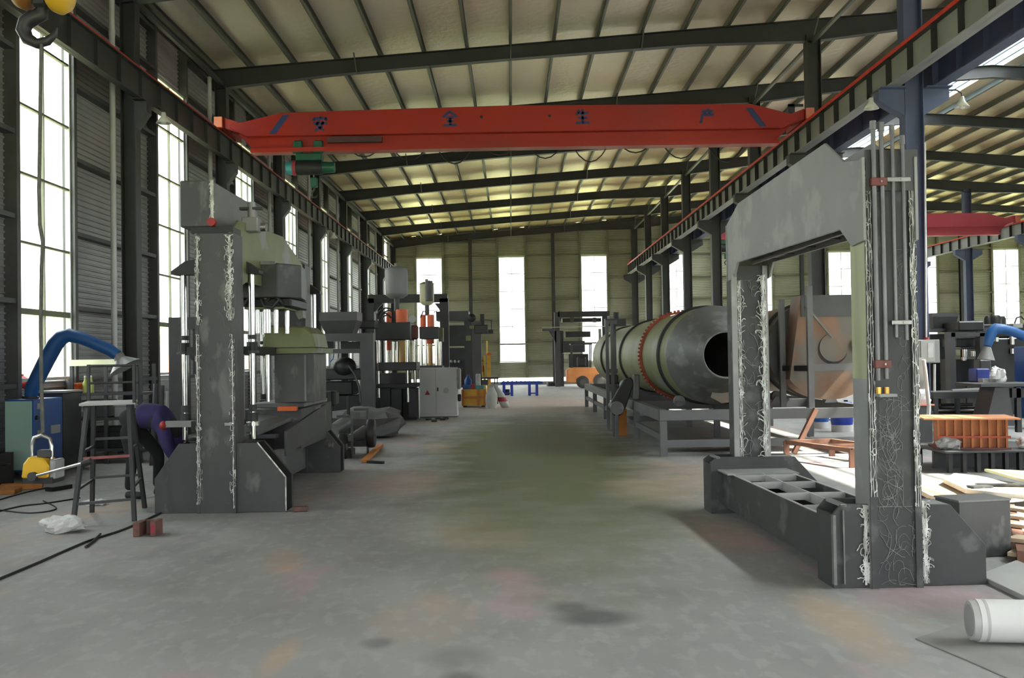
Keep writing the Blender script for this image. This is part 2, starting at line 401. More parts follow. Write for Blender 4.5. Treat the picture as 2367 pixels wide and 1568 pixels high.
# roof: two slopes with a glazed ridge strip
SK0, SK1 = 13.5, 15.1
rf = MB()
for (xa, xb) in ((XL - .4, SK0), (SK1, XR + .4)):
    za, zb = roof_z(xa), roof_z(xb)
    rf.prism([(xa, za), (xb, zb), (xb, zb + .12), (xa, za + .12)], 'y', YF - .2, YB + .3)
tag(rf.build('ceiling', 'foil'), 'foil insulated sloping roof lining over the workshop', 'ceiling', kind='structure')
sk = MB()
for (xa, xb) in ((SK0, RIDGE), (RIDGE, SK1)):
    sk.prism([(xa, roof_z(xa) + .06), (xb, roof_z(xb) + .06), (xb, roof_z(xb) + .07), (xa, roof_z(xa) + .07)], 'y', YF, YB)
sky_ = thing('window_%d' % (n + 1), 'long bright glazed strip along the roof ridge on the right', 'skylight', (RIDGE, 20, 10), kind='structure')
sk.build('pane', 'glass', sky_)
mat('sky_bar', rgb(150, 176, 196), rgb(130, 158, 180), 0.5, 0, 2)
sb = MB()
for x in (13.9, 14.5, 14.82): sb.box(x - .03, x + .03, YF, YB, roof_z(x) - .03, roof_z(x) + .05)
sb.build('glazing_bar', 'sky_bar', sky_)
# ---------------------------------------------------------------- steel structure
COLY = [18.7 + 6 * k for k in range(8)]
def h_section(mb, x, y, z0, z1, d=.3, w=.26, t=.018, along='x'):
    if along == 'x':
        mb.box(x - d / 2, x - d / 2 + t, y - w / 2, y + w / 2, z0, z1).box(x + d / 2 - t, x + d / 2, y - w / 2, y + w / 2, z0, z1).box(x - d / 2 + t, x + d / 2 - t, y - .008, y + .008, z0, z1)
    else:
        mb.box(x - w / 2, x + w / 2, y - d / 2, y - d / 2 + t, z0, z1).box(x - w / 2, x + w / 2, y + d / 2 - t, y + d / 2, z0, z1).box(x - .008, x + .008, y - d / 2 + t, y + d / 2 - t, z0, z1)
RAIL_Z = 6.95; BEAM_T = 6.9; BEAM_B = 6.38
def column(x, y, label, group, sides, d=.3, w=.26, m='steel_frame', wide=.42, top=None):
    t = thing('steel_column', label, 'column', (x, y, 0), group)
    mb = MB(); h_section(mb, x, y, .02, top or roof_z(x) - .55, d, w); mb.build('shaft', m, t)
    MB().box(x - d / 2 - .08, x + d / 2 + .08, y - w / 2 - .06, y + w / 2 + .06, 0, .02).build('base_plate', m, t)
    for s in sides:
        a, b = x + s * d / 2, x + s * (wide + .22)
        MB().prism([(a, BEAM_B - .5), (b, BEAM_B - .22), (b, BEAM_B - .02), (a, BEAM_B - .02)], 'y', y - .13, y + .13).build('bracket', m, t)
        MB().box(min(a, b), max(a, b), y - .3, y + .3, BEAM_B - .02, BEAM_B).build('bearing_plate', m, t)
    return t
for k, y in enumerate(COLY):
    column(-6.87, y, 'dark steel column on the left wall, %s counted from the camera' % ORD[k], 'columns along the left wall', (1,), .27, .26, wide=.12)
    column(7.37, y, 'dark steel column in the row on the right of the aisle, %s counted from the camera' % ORD[k], 'columns along the right of the aisle', (-1, 1),
           .34, .3, 'steel_frame_glare' if k == 0 else 'steel_frame')
    pm = MB(); px = -7.03
    pm.cyl((px - .05, y - .30, .05), (px - .05, y - .30, 8.4), .052, n=12)
    pt = thing('downpipe', 'light grey plastic downpipe beside the %s steel column of the left wall' % ORD[k], 'pipe', (px - .05, y - .30, 0), 'downpipes on the left wall')
    pm.build('pipe', 'pvc', pt)
    for z in (1.2, 3.1, 4.9, 7.5): MB().cyl((px - .05, y - .30, z), (px - .05, y - .30, z + .12), .058, n=12).build('collar', 'pvc', pt)
for k, y in enumerate(COLY[3:]):
    column(21.7, y, 'steel column in the far row of the right bay, %s nearest of those in view' % ORD[k], 'columns of the right bay', (-1, 1), .34, .3, 'steel_frame_glare')
for i, x in enumerate((-2.33, 2.55, 12.3, 17.2, 26.6, 31.5)):
    t = thing('wall_post', 'steel wall post against the far end wall, %s from the left' % ORD[i], 'post', (x, YB - .28, 0), 'posts of the far end wall')
    mb = MB(); h_section(mb, x, YB - .28, 0, roof_z(x) - .5, .26, .2, along='y'); mb.build('shaft', 'steel_frame', t)

def rafter(y, label):
    t = thing('roof_rafter', label, 'rafter', (RIDGE, y, roof_z(RIDGE)), 'roof rafters across the hall')
    knots = [(-7.1, .44), (-4.2, .33), (0, .31), (4.5, .34), (7.37, .5), (10.5, .34), (RIDGE, .34), (18.5, .34), (21.7, .5), (24.8, .34), (30, .33), (36, .44)]
    wb = MB(); fl_ = MB(); tp = MB()
    for (xa, da), (xb, db) in zip(knots[:-1], knots[1:]):
        za, zb = roof_z(xa) - .19, roof_z(xb) - .19
        wb.prism([(xa, za - da), (xb, zb - db), (xb, zb), (xa, za)], 'y', y - .006, y + .006)
        fl_.prism([(xa, za - da - .016), (xb, zb - db - .016), (xb, zb - db), (xa, za - da)], 'y', y - .11, y + .11)
        tp.prism([(xa, za - .001), (xb, zb - .001), (xb, zb + .015), (xa, za + .015)], 'y', y - .11, y + .11)
    wb.build('web', 'steel_frame', t); fl_.build('bottom_flange', 'steel_frame', t); tp.build('top_flange', 'steel_frame', t)
    for x in (-3.6, .1, 3.25, 7.4, 10.6):      # fly braces up to the purlins
        z = roof_z(x) - .2
        MB().bar((x, y - .1, z - .36), (x, y - .55, z), .03, .03).build('fly_brace', 'purlin', t)
for k, y in enumerate(COLY):
    rafter(y if k < 7 else y - .05, 'dark steel roof rafter across the hall, ' + ('nearest, passing over the camera side' if k == 0 else '%s counted from the nearest' % ORD[k]))
PX = [.1 + 1.05 * i for i in range(-7, 13)] + [15.6 + 1.05 * i for i in range(0, 20)]
PX = [-7.05] + PX
for i, x in enumerate(PX):
    z = roof_z(x)
    lab = '%s roof purlin from the left wall, running lengthwise under the foil' % ORD[i].capitalize() if x < 14 else '%s roof purlin right of the ridge glazing, lengthwise under the foil' % ORD[i - 21].capitalize()
    mb = MB().box(x - .035, x - .027, YF, YB, z - .175, z - .005).box(x - .035, x + .035, YF, YB, z - .005, z + .001).box(x - .035, x + .035, YF, YB, z - .175, z - .168)
    tag(mb.build('roof_purlin', 'purlin', loc=(x, 20, z)), lab, 'purlin', 'roof purlins')
st = MB().box(7.37 - .04, 7.37 + .04, 12, 60.3, 9.06, 9.13)
tag(st.build('tie_beam', 'purlin', loc=(7.37, 30, 9.1)), 'slim steel tie running lengthwise along the tops of the right column row', 'beam')
st = MB().box(-6.86, -6.78, 12, 60.3, 8.22, 8.32)
tag(st.build('tie_beam', 'steel_frame', loc=(-6.82, 30, 8.2)), 'dark steel eaves tie running lengthwise above the left wall windows', 'beam')

def runway(x, y0, y1, label, web='web_grey', m='steel_frame', step=1.0, red=0, hw=.12):
    t = thing('crane_runway', label, 'crane runway', (x, (y0 + y1) / 2, BEAM_B))
    MB().box(x - .006, x + .006, y0, y1, BEAM_B, BEAM_T).build('web', web, t)
    MB().box(x - hw, x + hw, y0, y1, BEAM_B, BEAM_B + .018).build('bottom_flange', web, t)
    MB().box(x - hw, x + hw, y0, y1, BEAM_T - .018, BEAM_T).build('top_flange', m, t)
    MB().box(x - .03, x + .03, y0, y1, BEAM_T, RAIL_Z + .01).build('rail', 'rail_red', t)
    if red: MB().box(x + red * .125, x + red * .14, y0, y1, BEAM_T - .03, BEAM_T + .035).build('conductor_rail', 'rail_red', t)
    s = MB(); y = y0 + .5; c = 0
    while y < y1:
        s.box(x - hw + .01, x - .006, y - .006, y + .006, BEAM_B + .018, BEAM_T - .018).box(x + .006, x + hw - .01, y - .006, y + .006, BEAM_B + .018, BEAM_T - .018); y += step
    tag(s.build('stiffener', m, t), kind='stuff')
    for yy in (y1 - .02,):
        MB().box(x - .05, x + .05, yy - .1, yy, RAIL_Z + .01, RAIL_Z + .28).build('end_stop', 'rail_red', t)
    return t
runway(-6.64, -4, 60.2, 'crane runway beam bracketed along the left wall windows', web='steel_frame', hw=.07)
runway(6.95, -4, 59.6, 'crane runway beam with red rail along the right of the aisle', red=-1)
runway(7.79, -4, 59.6, 'bluish crane runway beam behind the red railed one on the same columns', web='steel_frame_glare', m='steel_frame_glare')
runway(21.28, 12, 59.6, 'crane runway beam across the right bay, behind the electrical box', red=-1)

def lamp(x, y, z, s, label):
    t = thing('work_lamp', label, 'lamp', (x, y, z), 'bracket lamps under the crane runways')
    MB().tube([(x - s * .45, y, z + .32), (x - s * .1, y, z + .32), (x, y, z + .26), (x, y, z + .18)], .015).build('bracket', 'steel_frame', t)
    MB().lathe([(.035, .2), (.05, .12), (.14, 0.0), (.135, 0.0), (.045, .11)], (x, y, z), 'z', 16, cap=False).build('reflector', 'lamp_white', t)
    MB().ball((x, y, z + .02), .05).build('bulb', 'lamp_white', t)
lamp(-6.3, 18.8, 6.0, 1, 'small bracket lamp below the left crane runway at the nearest column')
lamp(-6.3, 36.9, 6.0, 1, 'small bracket lamp below the left crane runway at the fourth column')
lamp(6.6, 18.6, 6.02, -1, 'small bracket lamp left of the nearest right column')
lamp(8.25, 18.6, 6.02, 1, 'small bracket lamp right of the nearest right column')

# outside, seen washed out through the nearest left windows
mat('house_pale', rgb(150, 152, 120), rgb(130, 134, 100), 0.8, 0, 0.8)
mat('house_orange', rgb(160, 90, 60), rgb(150, 110, 80), 0.8, 0, 1.2)
h = thing('building', 'pale low building with an orange lower wall outside the nearest left window', 'building', (-20, 44, -.3))
MB().box(-24, -19.9, 30, 90, 1.9, 3.9).build('wall', 'house_pale', h)
MB().box(-24, -19.85, 30, 90, -.32, 1.9).build('lower_wall', 'house_orange', h)
MB().box(-24.3, -19.6, 29.7, 90.3, 3.9, 4.1).build('roof', 'house_pale', h)
# ---------------------------------------------------------------- overhead cranes
mat('crane_red', rgb(172, 38, 24), rgb(160, 36, 27), 0.45, 0, 0.6, third=(rgb(152, 44, 42), 0.5, 0.55, 0.7))
mat('crane_pink', rgb(190, 74, 92), rgb(176, 64, 80), 0.5, 0, 0.6)
mat('crane_orange', rgb(226, 140, 110), rgb(210, 120, 92), 0.5, 0, 3)
mat('mark_blue', rgb(48, 56, 108), rgb(54, 60, 100), 0.5, 0, 4)
mat('plate_dark', rgb(84, 50, 56), rgb(70, 44, 50), 0.5, 0, 4)
mat('hoist_green', rgb(34, 92, 74), rgb(30, 78, 62), 0.4, 0.1, 3)
mat('hoist_teal', rgb(44, 130, 140), rgb(52, 120, 134), 0.4, 0.1, 3)
mat('hoist_red', rgb(160, 50, 66), rgb(140, 44, 58), 0.45, 0, 3)
mat('black_metal', rgb(42, 42, 44), rgb(34, 34, 36), 0.5, 0.2, 3)
mat('dark_metal', rgb(66, 67, 69), rgb(56, 57, 59), 0.5, 0.25, 3)
mat('rim_shade', rgb(40, 40, 41), rgb(34, 34, 35), 0.95, 0, 3, spec=0.1)  # black of the foot rims stands in for the shade on them
mat('rope', rgb(96, 96, 90), rgb(80, 80, 74), 0.7, 0.1, 20)
mat('cable', rgb(40, 40, 40), rgb(34, 34, 34), 0.6, 0, 5)
mat('hook_yellow', rgb(222, 178, 40), rgb(206, 160, 34), 0.45, 0, 3)
mat('hook_ochre', rgb(150, 110, 40), rgb(136, 84, 44), 0.5, 0, 5)
mat('chrome', rgb(216, 217, 214), rgb(200, 202, 200), 0.16, 1.0, 3)
mat('bolt_steel', rgb(190, 190, 188), rgb(170, 170, 168), 0.25, 0.9, 5)
mat('white_mark', rgb(214, 214, 212), rgb(196, 196, 196), 0.5, 0, 20)
mat('blue_paint', rgb(38, 92, 168), rgb(34, 80, 150), 0.4, 0.0, 2)
mat('blue_hose', rgb(32, 84, 150), rgb(40, 96, 158), 0.45, 0, 2)
mat('mint_panel', rgb(160, 196, 184), rgb(168, 200, 190), 0.45, 0, 1)
mat('grey_paint', rgb(150, 150, 150), rgb(138, 138, 138), 0.45, 0.05, 2)
mat('light_grey', rgb(178, 178, 176), rgb(164, 164, 164), 0.5, 0.05, 2)
mat('red_paint', rgb(170, 44, 44), rgb(150, 38, 38), 0.5, 0, 3)
mat('orange_paint', rgb(222, 106, 46), rgb(206, 92, 40), 0.5, 0, 3)
mat('white_plastic', rgb(206, 206, 206), rgb(188, 188, 188), 0.4, 0, 6)
mat('pale_board', rgb(226, 228, 200), rgb(210, 212, 180), 0.6, 0, 3)
mat('lime', rgb(168, 178, 92), rgb(150, 160, 84), 0.5, 0, 4)
mat('wood_orange', rgb(186, 122, 54), rgb(164, 104, 48), 0.7, 0, 4, (1, 6, 1))
mat('green_paint', rgb(92, 116, 48), rgb(80, 104, 44), 0.5, 0, 4)

def girder(x0, x1, y, m, name, label, deco=False):
    """single girder crane: tapered box over a hoist rail, end trucks on the rails"""
    t = thing(name, label, 'crane', ((x0 + x1) / 2, y, 6.97))
    a, b = x0 + .25, x1 - .25; mid = (a + b) / 2
    top = [(a, 7.06), (a + 1.2, 7.33), (mid, 7.42), (b - 1.1, 7.37), (b, 7.08)]
    MB().prism([(a, 6.98), (a + .35, 6.80), (b - .35, 6.80), (b, 6.98)] + top[::-1], 'y', y, y + .5).build('box_girder', m, t, bev=.01)
    MB().prism([(a + .15, 6.88), (a + .5, 6.52), (b - .5, 6.54), (b - .15, 6.88)], 'y', y + .17, y + .33).build('rail_web', m, t)
    MB().prism([(a + .45, 6.43), (mid, 6.46), (b - .45, 6.46), (b - .45, 6.56), (mid, 6.56), (a + .45, 6.53)], 'y', y + .06, y + .44).build('hoist_rail', m, t)
    for x, s in ((x0, -1), (x1, 1)):
        e = MB().prism([(y - .02, 6.99), (y + 1.6, 6.99), (y + 1.6, 7.22), (y + 1.35, 7.27), (y + .2, 7.27), (y - .02, 7.22)], 'x', x - .11, x + .11).build('end_truck', m, t)
        for yy in (y + .25, y + 1.3): MB().cyl((x - .05, yy, 7.065), (x + .05, yy, 7.065), .1, n=14).build('wheel', 'dark_metal', e)
        MB().box(x - .09, x + .09, y - .08, y - .02, 7.0, 7.24).build('buffer', 'crane_orange', e)
        MB().prism([(x - s * .12, 7.0), (x - s * .5, 6.86), (x - s * .5, 7.1), (x - s * .12, 7.24)], 'y', y + .02, y + .48).build('end_plate', m, t)
    if deco:
        glyphs = [[[(0, 1), (.1, .75)], [(-.9, .35), (-.85, .7), (.9, .7), (.75, .4)], [(-.15, .5), (-.5, -.2), (.5, -.9)], [(.45, .3), (.1, -.5), (-.75, -.95)], [(-.95, .05), (.95, .05)]],
                  [[(0, 1), (-.95, .2)], [(0, 1), (.95, .2)], [(-.5, .15), (.5, .15)], [(-.45, -.35), (.45, -.35)], [(0, .15), (0, -.9)], [(-.9, -.9), (.9, -.9)]],
                  [[(-.45, .9), (-.85, .2)], [(-.6, .5), (.8, .5)], [(-.6, -.15), (.65, -.15)], [(0, 1), (0, -.85)], [(-.95, -.85), (.95, -.85)]],
                  [[(0, 1), (.1, .8)], [(-.8, .65), (.8, .65)], [(-.4, .5), (-.25, .25)], [(.4, .5), (.2, .25)], [(-.75, .15), (.85, .15)], [(-.75, .15), (-.75, -.4), (-.95, -.95)]]]
        for g, (cx, cz) in zip(glyphs, ((-4.31, 7.06), (-1.32, 7.13), (1.73, 7.13), (4.6, 7.1))):
            mb = MB()
            for st_ in g:
                for p, q in zip(st_[:-1], st_[1:]):
                    mb.bar((cx + p[0] * .17, y - .004, cz + p[1] * .17), (cx + q[0] * .17, y - .004, cz + q[1] * .17), .006, .06, upv=(q[1] - p[1], 0, p[0] - q[0]))
            o = mb.build('lettering', 'mark_blue', t); o['label'] = 'blue painted character'
        for cx, d in ((-5.25, .16), (5.72, -.16)):
            o = MB().prism([(cx - .08 - d, 6.84), (cx + .08 - d, 6.84), (cx + .08 + d, 7.27), (cx - .08 + d, 7.27)], 'y', y - .006, y - .001).build('stripe', 'mark_blue', t); o['label'] = 'blue slanted stripe'
        MB().box(-4.15, -2.9, y + .02, y + .16, 6.63, 6.76).build('cable_tray', 'plate_dark', t)
        for x in (-.6, .97): MB().cyl((x, y - .006, 7.16), (x, y + .01, 7.16), .035, n=12).build('plug_hole', 'black_metal', t)
        MB().box(6.55, 6.7, y + .3, y + .34, 7.1, 7.42).box(6.55, 6.9, y + .3, y + .34, 7.36, 7.42).build('current_arm', 'dark_metal', t)
    return t
girder(-6.64, 6.95, 23.6, 'crane_red', 'bridge_crane', 'red overhead bridge crane spanning the aisle with blue characters on its girder', True)
girder(7.79, 21.28, 43.0, 'crane_pink', 'bridge_crane', 'faded pinkish red overhead crane in the right bay seen past the column')
girder(-6.64, 6.95, 7.75, 'crane_red', 'bridge_crane', 'red overhead crane above the camera that carries the hanging hook')
def hoist(cx, y, z, label, hookdrop=.38):
    t = thing('electric_hoist', label, 'hoist', (cx, y, z))
    for dx in (-.25, .22):
        MB().prism([(cx + dx - .13, z + .0), (cx + dx + .13, z + .0), (cx + dx + .1, z + .3), (cx + dx - .1, z + .3)], 'y', y - .1, y - .04).build('trolley_plate', 'hoist_green', t, bev=.02)
        MB().cyl((cx + dx, y - .05, z + .2), (cx + dx, y + .03, z + .2), .075, n=14).build('wheel', 'dark_metal', t)
    MB().box(cx - .3, cx + .3, y - .12, y + .2, z - .17, z).build('trolley_frame', 'hoist_green', t, bev=.02)
    MB().cyl((cx - .3, y, z - .32), (cx + .3, y, z - .32), .17, n=20).build('drum', 'black_metal', t)
    MB().cyl((cx - .38, y, z - .32), (cx - .3, y, z - .32), .18, n=20).build('brake_ring', 'hoist_red', t)
    MB().cyl((cx - .53, y, z - .32), (cx - .38, y, z - .32), .14, .17, n=20).build('motor', 'hoist_teal', t)
    MB().cyl((cx + .3, y, z - .32), (cx + .58, y, z - .32), .14, .12, n=20).build('gear_motor', 'hoist_green', t)
    MB().cyl((cx + .1, y, z - .45), (cx + .1, y, z - .45 - hookdrop + .2), .02, n=8).build('rope', 'rope', t)
    MB().box(cx + .02, cx + .18, y - .06, y + .06, z - .5 - hookdrop + .1, z - .42 - hookdrop + .25).build('hook_block', 'hoist_green', t, bev=.02)
    hk = [(cx + .1, z - .5), (cx + .1, z - .58), (cx + .03, z - .66), (cx + .06, z - .75), (cx + .14, z - .75), (cx + .18, z - .68)]
    MB().tube([(a, y, b - hookdrop + .12) for a, b in hk], [.02, .025, .03, .028, .02, .006]).build('hook', 'dark_metal', t)
    return t
hoist(-4.6, 23.78, 6.40, 'green electric hoist with teal motor under the red crane girder')
hoist(9.0, 43.2, 6.40, 'small electric hoist under the pinkish crane, glimpsed between right columns')
fc = MB(); pts = []
for i in range(9):
    xa, xb = -3.9 + i * 1.06, -3.9 + (i + 1) * 1.06
    for j in range(8):
        u = j / 8.0; pts.append((xa + (xb - xa) * u, 24.07, 6.79 - 4 * u * (1 - u) * (.42 + .1 * (i % 3)) - (0.0 if i < 7 else .05)))
fc.tube(pts, .016, n=6)
tag(fc.build('festoon_cable', 'cable', loc=(0, 24.07, 6.79)), 'black looped power cable hanging under the red crane girder', 'cable')

# ---------------------------------------------------------------- hanging hook, sling and lifting magnet
HY = 8.0
def hp(px, py, dy=0.0): 
    v = at(px, py, HY); return (v.x, HY + dy, v.z)
hk = thing('crane_hook', 'big black crane hook under a yellow pulley block, hanging top left', 'hook', hp(97, 0))
MB().tube([hp(97, -30), hp(98, 15), hp(96, 34), hp(78, 40), hp(60, 52), hp(54, 70), hp(64, 90), hp(86, 101), hp(110, 95), hp(127, 80), hp(133, 64)],
          [.04, .045, .056, .062, .062, .058, .05, .04, .036, .024, .006], n=14).build('hook', 'black_metal', hk)
c = hp(97, -30)
for (xa, xb, py, mt) in ((30, 78, 22, 'hook_ochre'), (110, 160, 32, 'hook_yellow')):
    a, b = hp(xa, 0)[0], hp(xb, 0)[0]; rr = .24; zc = hp(97, py)[2] + rr
    MB().lathe([(rr * .55, a), (rr * .9, a + .03), (rr, (a + b) / 2), (rr * .9, b - .03), (rr * .55, b)], (0, HY, zc), 'x', 28).build('pulley_cover', mt, hk)
MB().box(c[0] - .06, c[0] + .06, HY - .07, HY + .07, hp(97, 20)[2], hp(97, -90)[2]).build('shank_block', 'black_metal', hk, bev=.02)
for dx in (-.12, .12):
    MB().cyl((c[0] + dx, HY, hp(0, -60)[2]), (c[0] + dx, HY, 6.43), .012, n=8).build('wire_rope', 'rope', hk)
sl = MB()
path = [(95, 92), (95, 118), (93, 250), (92, 330), (90, 440), (92, 520), (99, 560), (96, 620), (94, 750), (96, 900), (99, 1000)]
for dx, dy in ((-3.5, .02), (3.5, -.02)): sl.tube([hp(px + dx, py, dy) for px, py in path], .0125, n=8)
sl.tube([hp(88, 104, 0), hp(88, 92, .05), hp(96, 84, .07), hp(103, 92, .05), hp(102, 104, 0)], .0125, n=8)
tag(sl.build('lifting_sling', 'rope', loc=hp(95, 110)), 'grey double rope sling hanging from the big hook down to the yellow magnet', 'sling')
mg = thing('lifting_magnet', 'yellow lifting magnet with a long steel lever hanging on the rope sling', 'magnet', hp(95, 1112))
x0, x1 = hp(62, 1100)[0], hp(124, 1100)[0]; z0 = hp(95, 1112)[2]; z1 = hp(95, 1056)[2]
MB().prism([(x0, z0 + .03), (x1, z0 + .03), (x1 + .005, z0 + .12), (x1 - .03, z1 - .01), (x0 + .06, z1 + .01), (x0 + .015, z0 + .14)], 'y', HY - .1, HY + .1).build('body', 'hook_yellow', mg, bev=.012)
MB().box(x0 + .01, x1 + .03, HY - .09, HY + .11, z0 - .012, z0 + .035).build('pole_shoe', 'black_metal', mg)
MB().box(x1, x1 + .045, HY - .08, HY + .1, z0 + .02, z1 - .02).build('end_cap', 'grey_paint', mg, bev=.01)
MB().tube([hp(75, 1062), hp(74, 1030), hp(79, 1012), hp(97, 1006), hp(115, 1014), hp(119, 1032), hp(119, 1062)], .015, n=10).build('shackle', 'bolt_steel', mg)
MB().box(hp(82, 0)[0], hp(114, 0)[0], HY - .04, HY + .04, z1 - .01, hp(95, 1040)[2]).build('lifting_lug', 'dark_metal', mg, bev=.01)
MB().cyl(hp(92, 1098, -.14), hp(92, 1098, -.1), .034, n=16).build('boss', 'dark_metal', mg)
lv = MB().cyl(hp(96, 1097, -.125), hp(212, 1066, -.125), .012, n=10).build('lever', 'chrome', mg)
MB().cyl(hp(206, 1070, -.125), hp(226, 1062, -.125), .026, n=12).build('lever_grip', 'black_metal', lv)

# ---------------------------------------------------------------- fume extractor by the left wall
fx = thing('fume_extractor', 'blue and mint cabinet with a bent blue extraction hose by the left wall', 'machine', (-6.9, 14.9, 0))
MB().box(-7.14, -6.73, 14.52, 15.45, .1, 1.12).build('cabinet', 'blue_paint', fx, bev=.015)
MB().box(-7.13, -6.755, 14.5, 14.52, .13, 1.10).build('front_panel', 'mint_panel', fx, bev=.006)
for (y0, y1, z0, z1) in ((14.62, 14.78, .98, 1.06), (15.05, 15.35, .6, .72), (14.62, 14.78, .58, .68)):
    MB().box(-6.735, -6.722, y0, y1, z0, z1).build('label_plate', 'light_grey', fx)
MB().cyl((-6.74, 14.58, .86), (-6.70, 14.58, .86), .03, n=12).build('knob', 'black_metal', fx)
for x in (-7.08, -6.8):
    for y in (14.6, 15.35): MB().cyl((x - .02, y, .05), (x + .02, y, .05), .05, n=12).build('castor', 'black_metal', fx)
P_ = [(70, 922), (74, 900), (88, 872), (108, 832), (128, 796), (142, 781), (160, 775), (190, 783), (225, 797), (255, 810), (272, 822)]
hose = MB().tube([at(a, b, 14.95) for a, b in P_], [.085, .1, .11, .115, .115, .11, .1, .09, .088, .085, .08], n=16).build('hose_arm', 'blue_hose', fx)
MB().cyl(at(70, 932, 14.95), at(71, 916, 14.95), .12, .11, n=16).build('swivel', 'dark_metal', fx)
a, b = at(272, 820, 14.95), at(290, 850, 14.95)
MB().cyl(a, a + (b - a) * .35, .075, .085, n=18).cyl(a + (b - a) * .35, b, .085, .24, n=18, caps=False).build('hood', 'grey_paint', fx)

# rack and small stuff behind it, along the left wall
rk = thing('storage_rack', 'dark steel rack with a pale top board under the left wall window', 'rack', (-6.7, 16.9, 0))
for (x, y) in ((-7.1, 16.65), (-7.1, 17.3), (-6.0, 16.65), (-6.0, 17.3), (-6.55, 16.65)):
    MB().box(x - .025, x + .025, y - .025, y + .025, 0, 1.6).build('post', 'dark_metal', rk)
MB().box(-7.15, -6.32, 16.6, 17.2, 1.58, 1.68).build('top_board', 'pale_board', rk)
MB().box(-7.15, -5.9, 16.6, 17.35, 1.1, 1.14).build('shelf', 'dark_metal', rk)
MB().box(-7.15, -5.9, 16.6, 17.35, .7, .74).build('shelf', 'dark_metal', rk)
MB().box(-7.15, -5.9, 16.6, 17.35, .2, .24).build('shelf', 'dark_metal', rk)
for i, (px, wd_) in enumerate(((189, .045), (203, .04))):
    v = at(px, 930, 16.7); b = thing('bottle', 'yellowish bottle on the dark rack, %s of the pair' % ('left' if i == 0 else 'right'), 'bottle', (v.x, 16.85, 1.14), 'bottles on the rack')
    MB().lathe([(wd_, 0), (wd_, .16), (wd_ * .5, .2), (wd_ * .4, .25)], (v.x, 16.85, 1.14), n=14).build('body', 'lime', b)
    MB().cyl((v.x, 16.85, 1.39), (v.x, 16.85, 1.42), wd_ * .45, n=10).build('cap', 'white_plastic', b)
for (x0, x1, z0, h_, mt, lab) in ((-6.95, -6.6, .74, .28, 'dark_metal', 'dark tool box on the middle shelf of the rack, left one'), (-6.45, -6.1, .74, .22, 'grey_paint', 'grey tool box on the middle shelf of the rack, right one'),
                                  (-6.9, -6.2, .24, .34, 'black_metal', 'long black crate on the lowest shelf of the rack'), (-7.14, -7.03, 1.14, .16, 'orange_paint', 'small orange box on the upper shelf of the rack')):
    t = thing('storage_box', lab, 'box', ((x0 + x1) / 2, 16.9, z0), 'boxes on the rack')
    MB().box(x0, x1, 16.72, 17.2, z0, z0 + h_ * .8).build('body', mt, t, bev=.01); MB().box(x0 - .01, x1 + .01, 16.71, 17.21, z0 + h_ * .8, z0 + h_).build('lid', mt, t)
v = at(47, 893, 15.7)
MB_ = MB().ball((v.x, 15.7, 1.33), .13, 16, sc=(1.1, 1, .95)); MB_.cyl((v.x, 15.7, 1.42), (v.x, 15.7, 1.47), .05, n=10)
cab = thing('steel_cabinet', 'low dark cabinet behind the blue extractor, carrying a red canister', 'cabinet', (-6.97, 15.85, 0))
MB().box(-7.18, -6.76, 15.55, 16.2, 0, 1.18).build('body', 'dark_metal', cab, bev=.01)
MB().box(-7.2, -6.74, 15.53, 16.22, 1.18, 1.21).build('worktop', 'grey_paint', cab)
for x in (-7.16, -6.965): MB().box(x, x + .185, 15.53, 15.55, .12, 1.12).build('door', 'steel_frame', cab)
tag(MB_.build('canister', 'red_paint', loc=(v.x, 15.7, 1.21)), 'round red canister on the low dark cabinet by the window', 'canister')
bx_ = thing('steel_box', 'open black steel box on the floor at the left edge of the photo', 'box', (-6.95, 13.6, 0))
MB().box(-7.1, -6.72, 13.35, 13.9, 0, .03).box(-7.1, -6.72, 13.35, 13.38, 0, .44).box(-7.1, -6.72, 13.87, 13.9, 0, .44).box(-7.1, -7.07, 13.38, 13.87, 0, .44).box(-6.75, -6.72, 13.38, 13.87, 0, .44).build('body', 'black_metal', bx_)
MB().tube([(-6.71, 13.5, .3), (-6.67, 13.55, .3), (-6.67, 13.7, .3), (-6.71, 13.75, .3)], .012).build('handle', 'dark_metal', bx_)
tag(MB().rbox((-6.6, 12.95, .03), (.75, .3, .06), (0, 0, R(8))).build('plank', 'wood_orange', loc=(-6.6, 12.95, 0), bev=.006), 'orange brown plank on the floor under the hanging magnet', 'plank')
tag(MB().rbox((-6.35, 13.35, .04), (.5, .16, .08), (0, 0, R(20))).build('wood_block', 'wood_orange', loc=(-6.35, 13.35, 0), bev=.008), 'orange brown wood block on the floor behind the plank', 'block')
tag(MB().rbox((-6.78, 13.1, .1), (.16, .14, .08), (0, 0, R(20))).build('rag', 'green_paint', loc=(-6.78, 13.1, .06), bev=.02), 'green rag lying on the orange plank', 'rag')

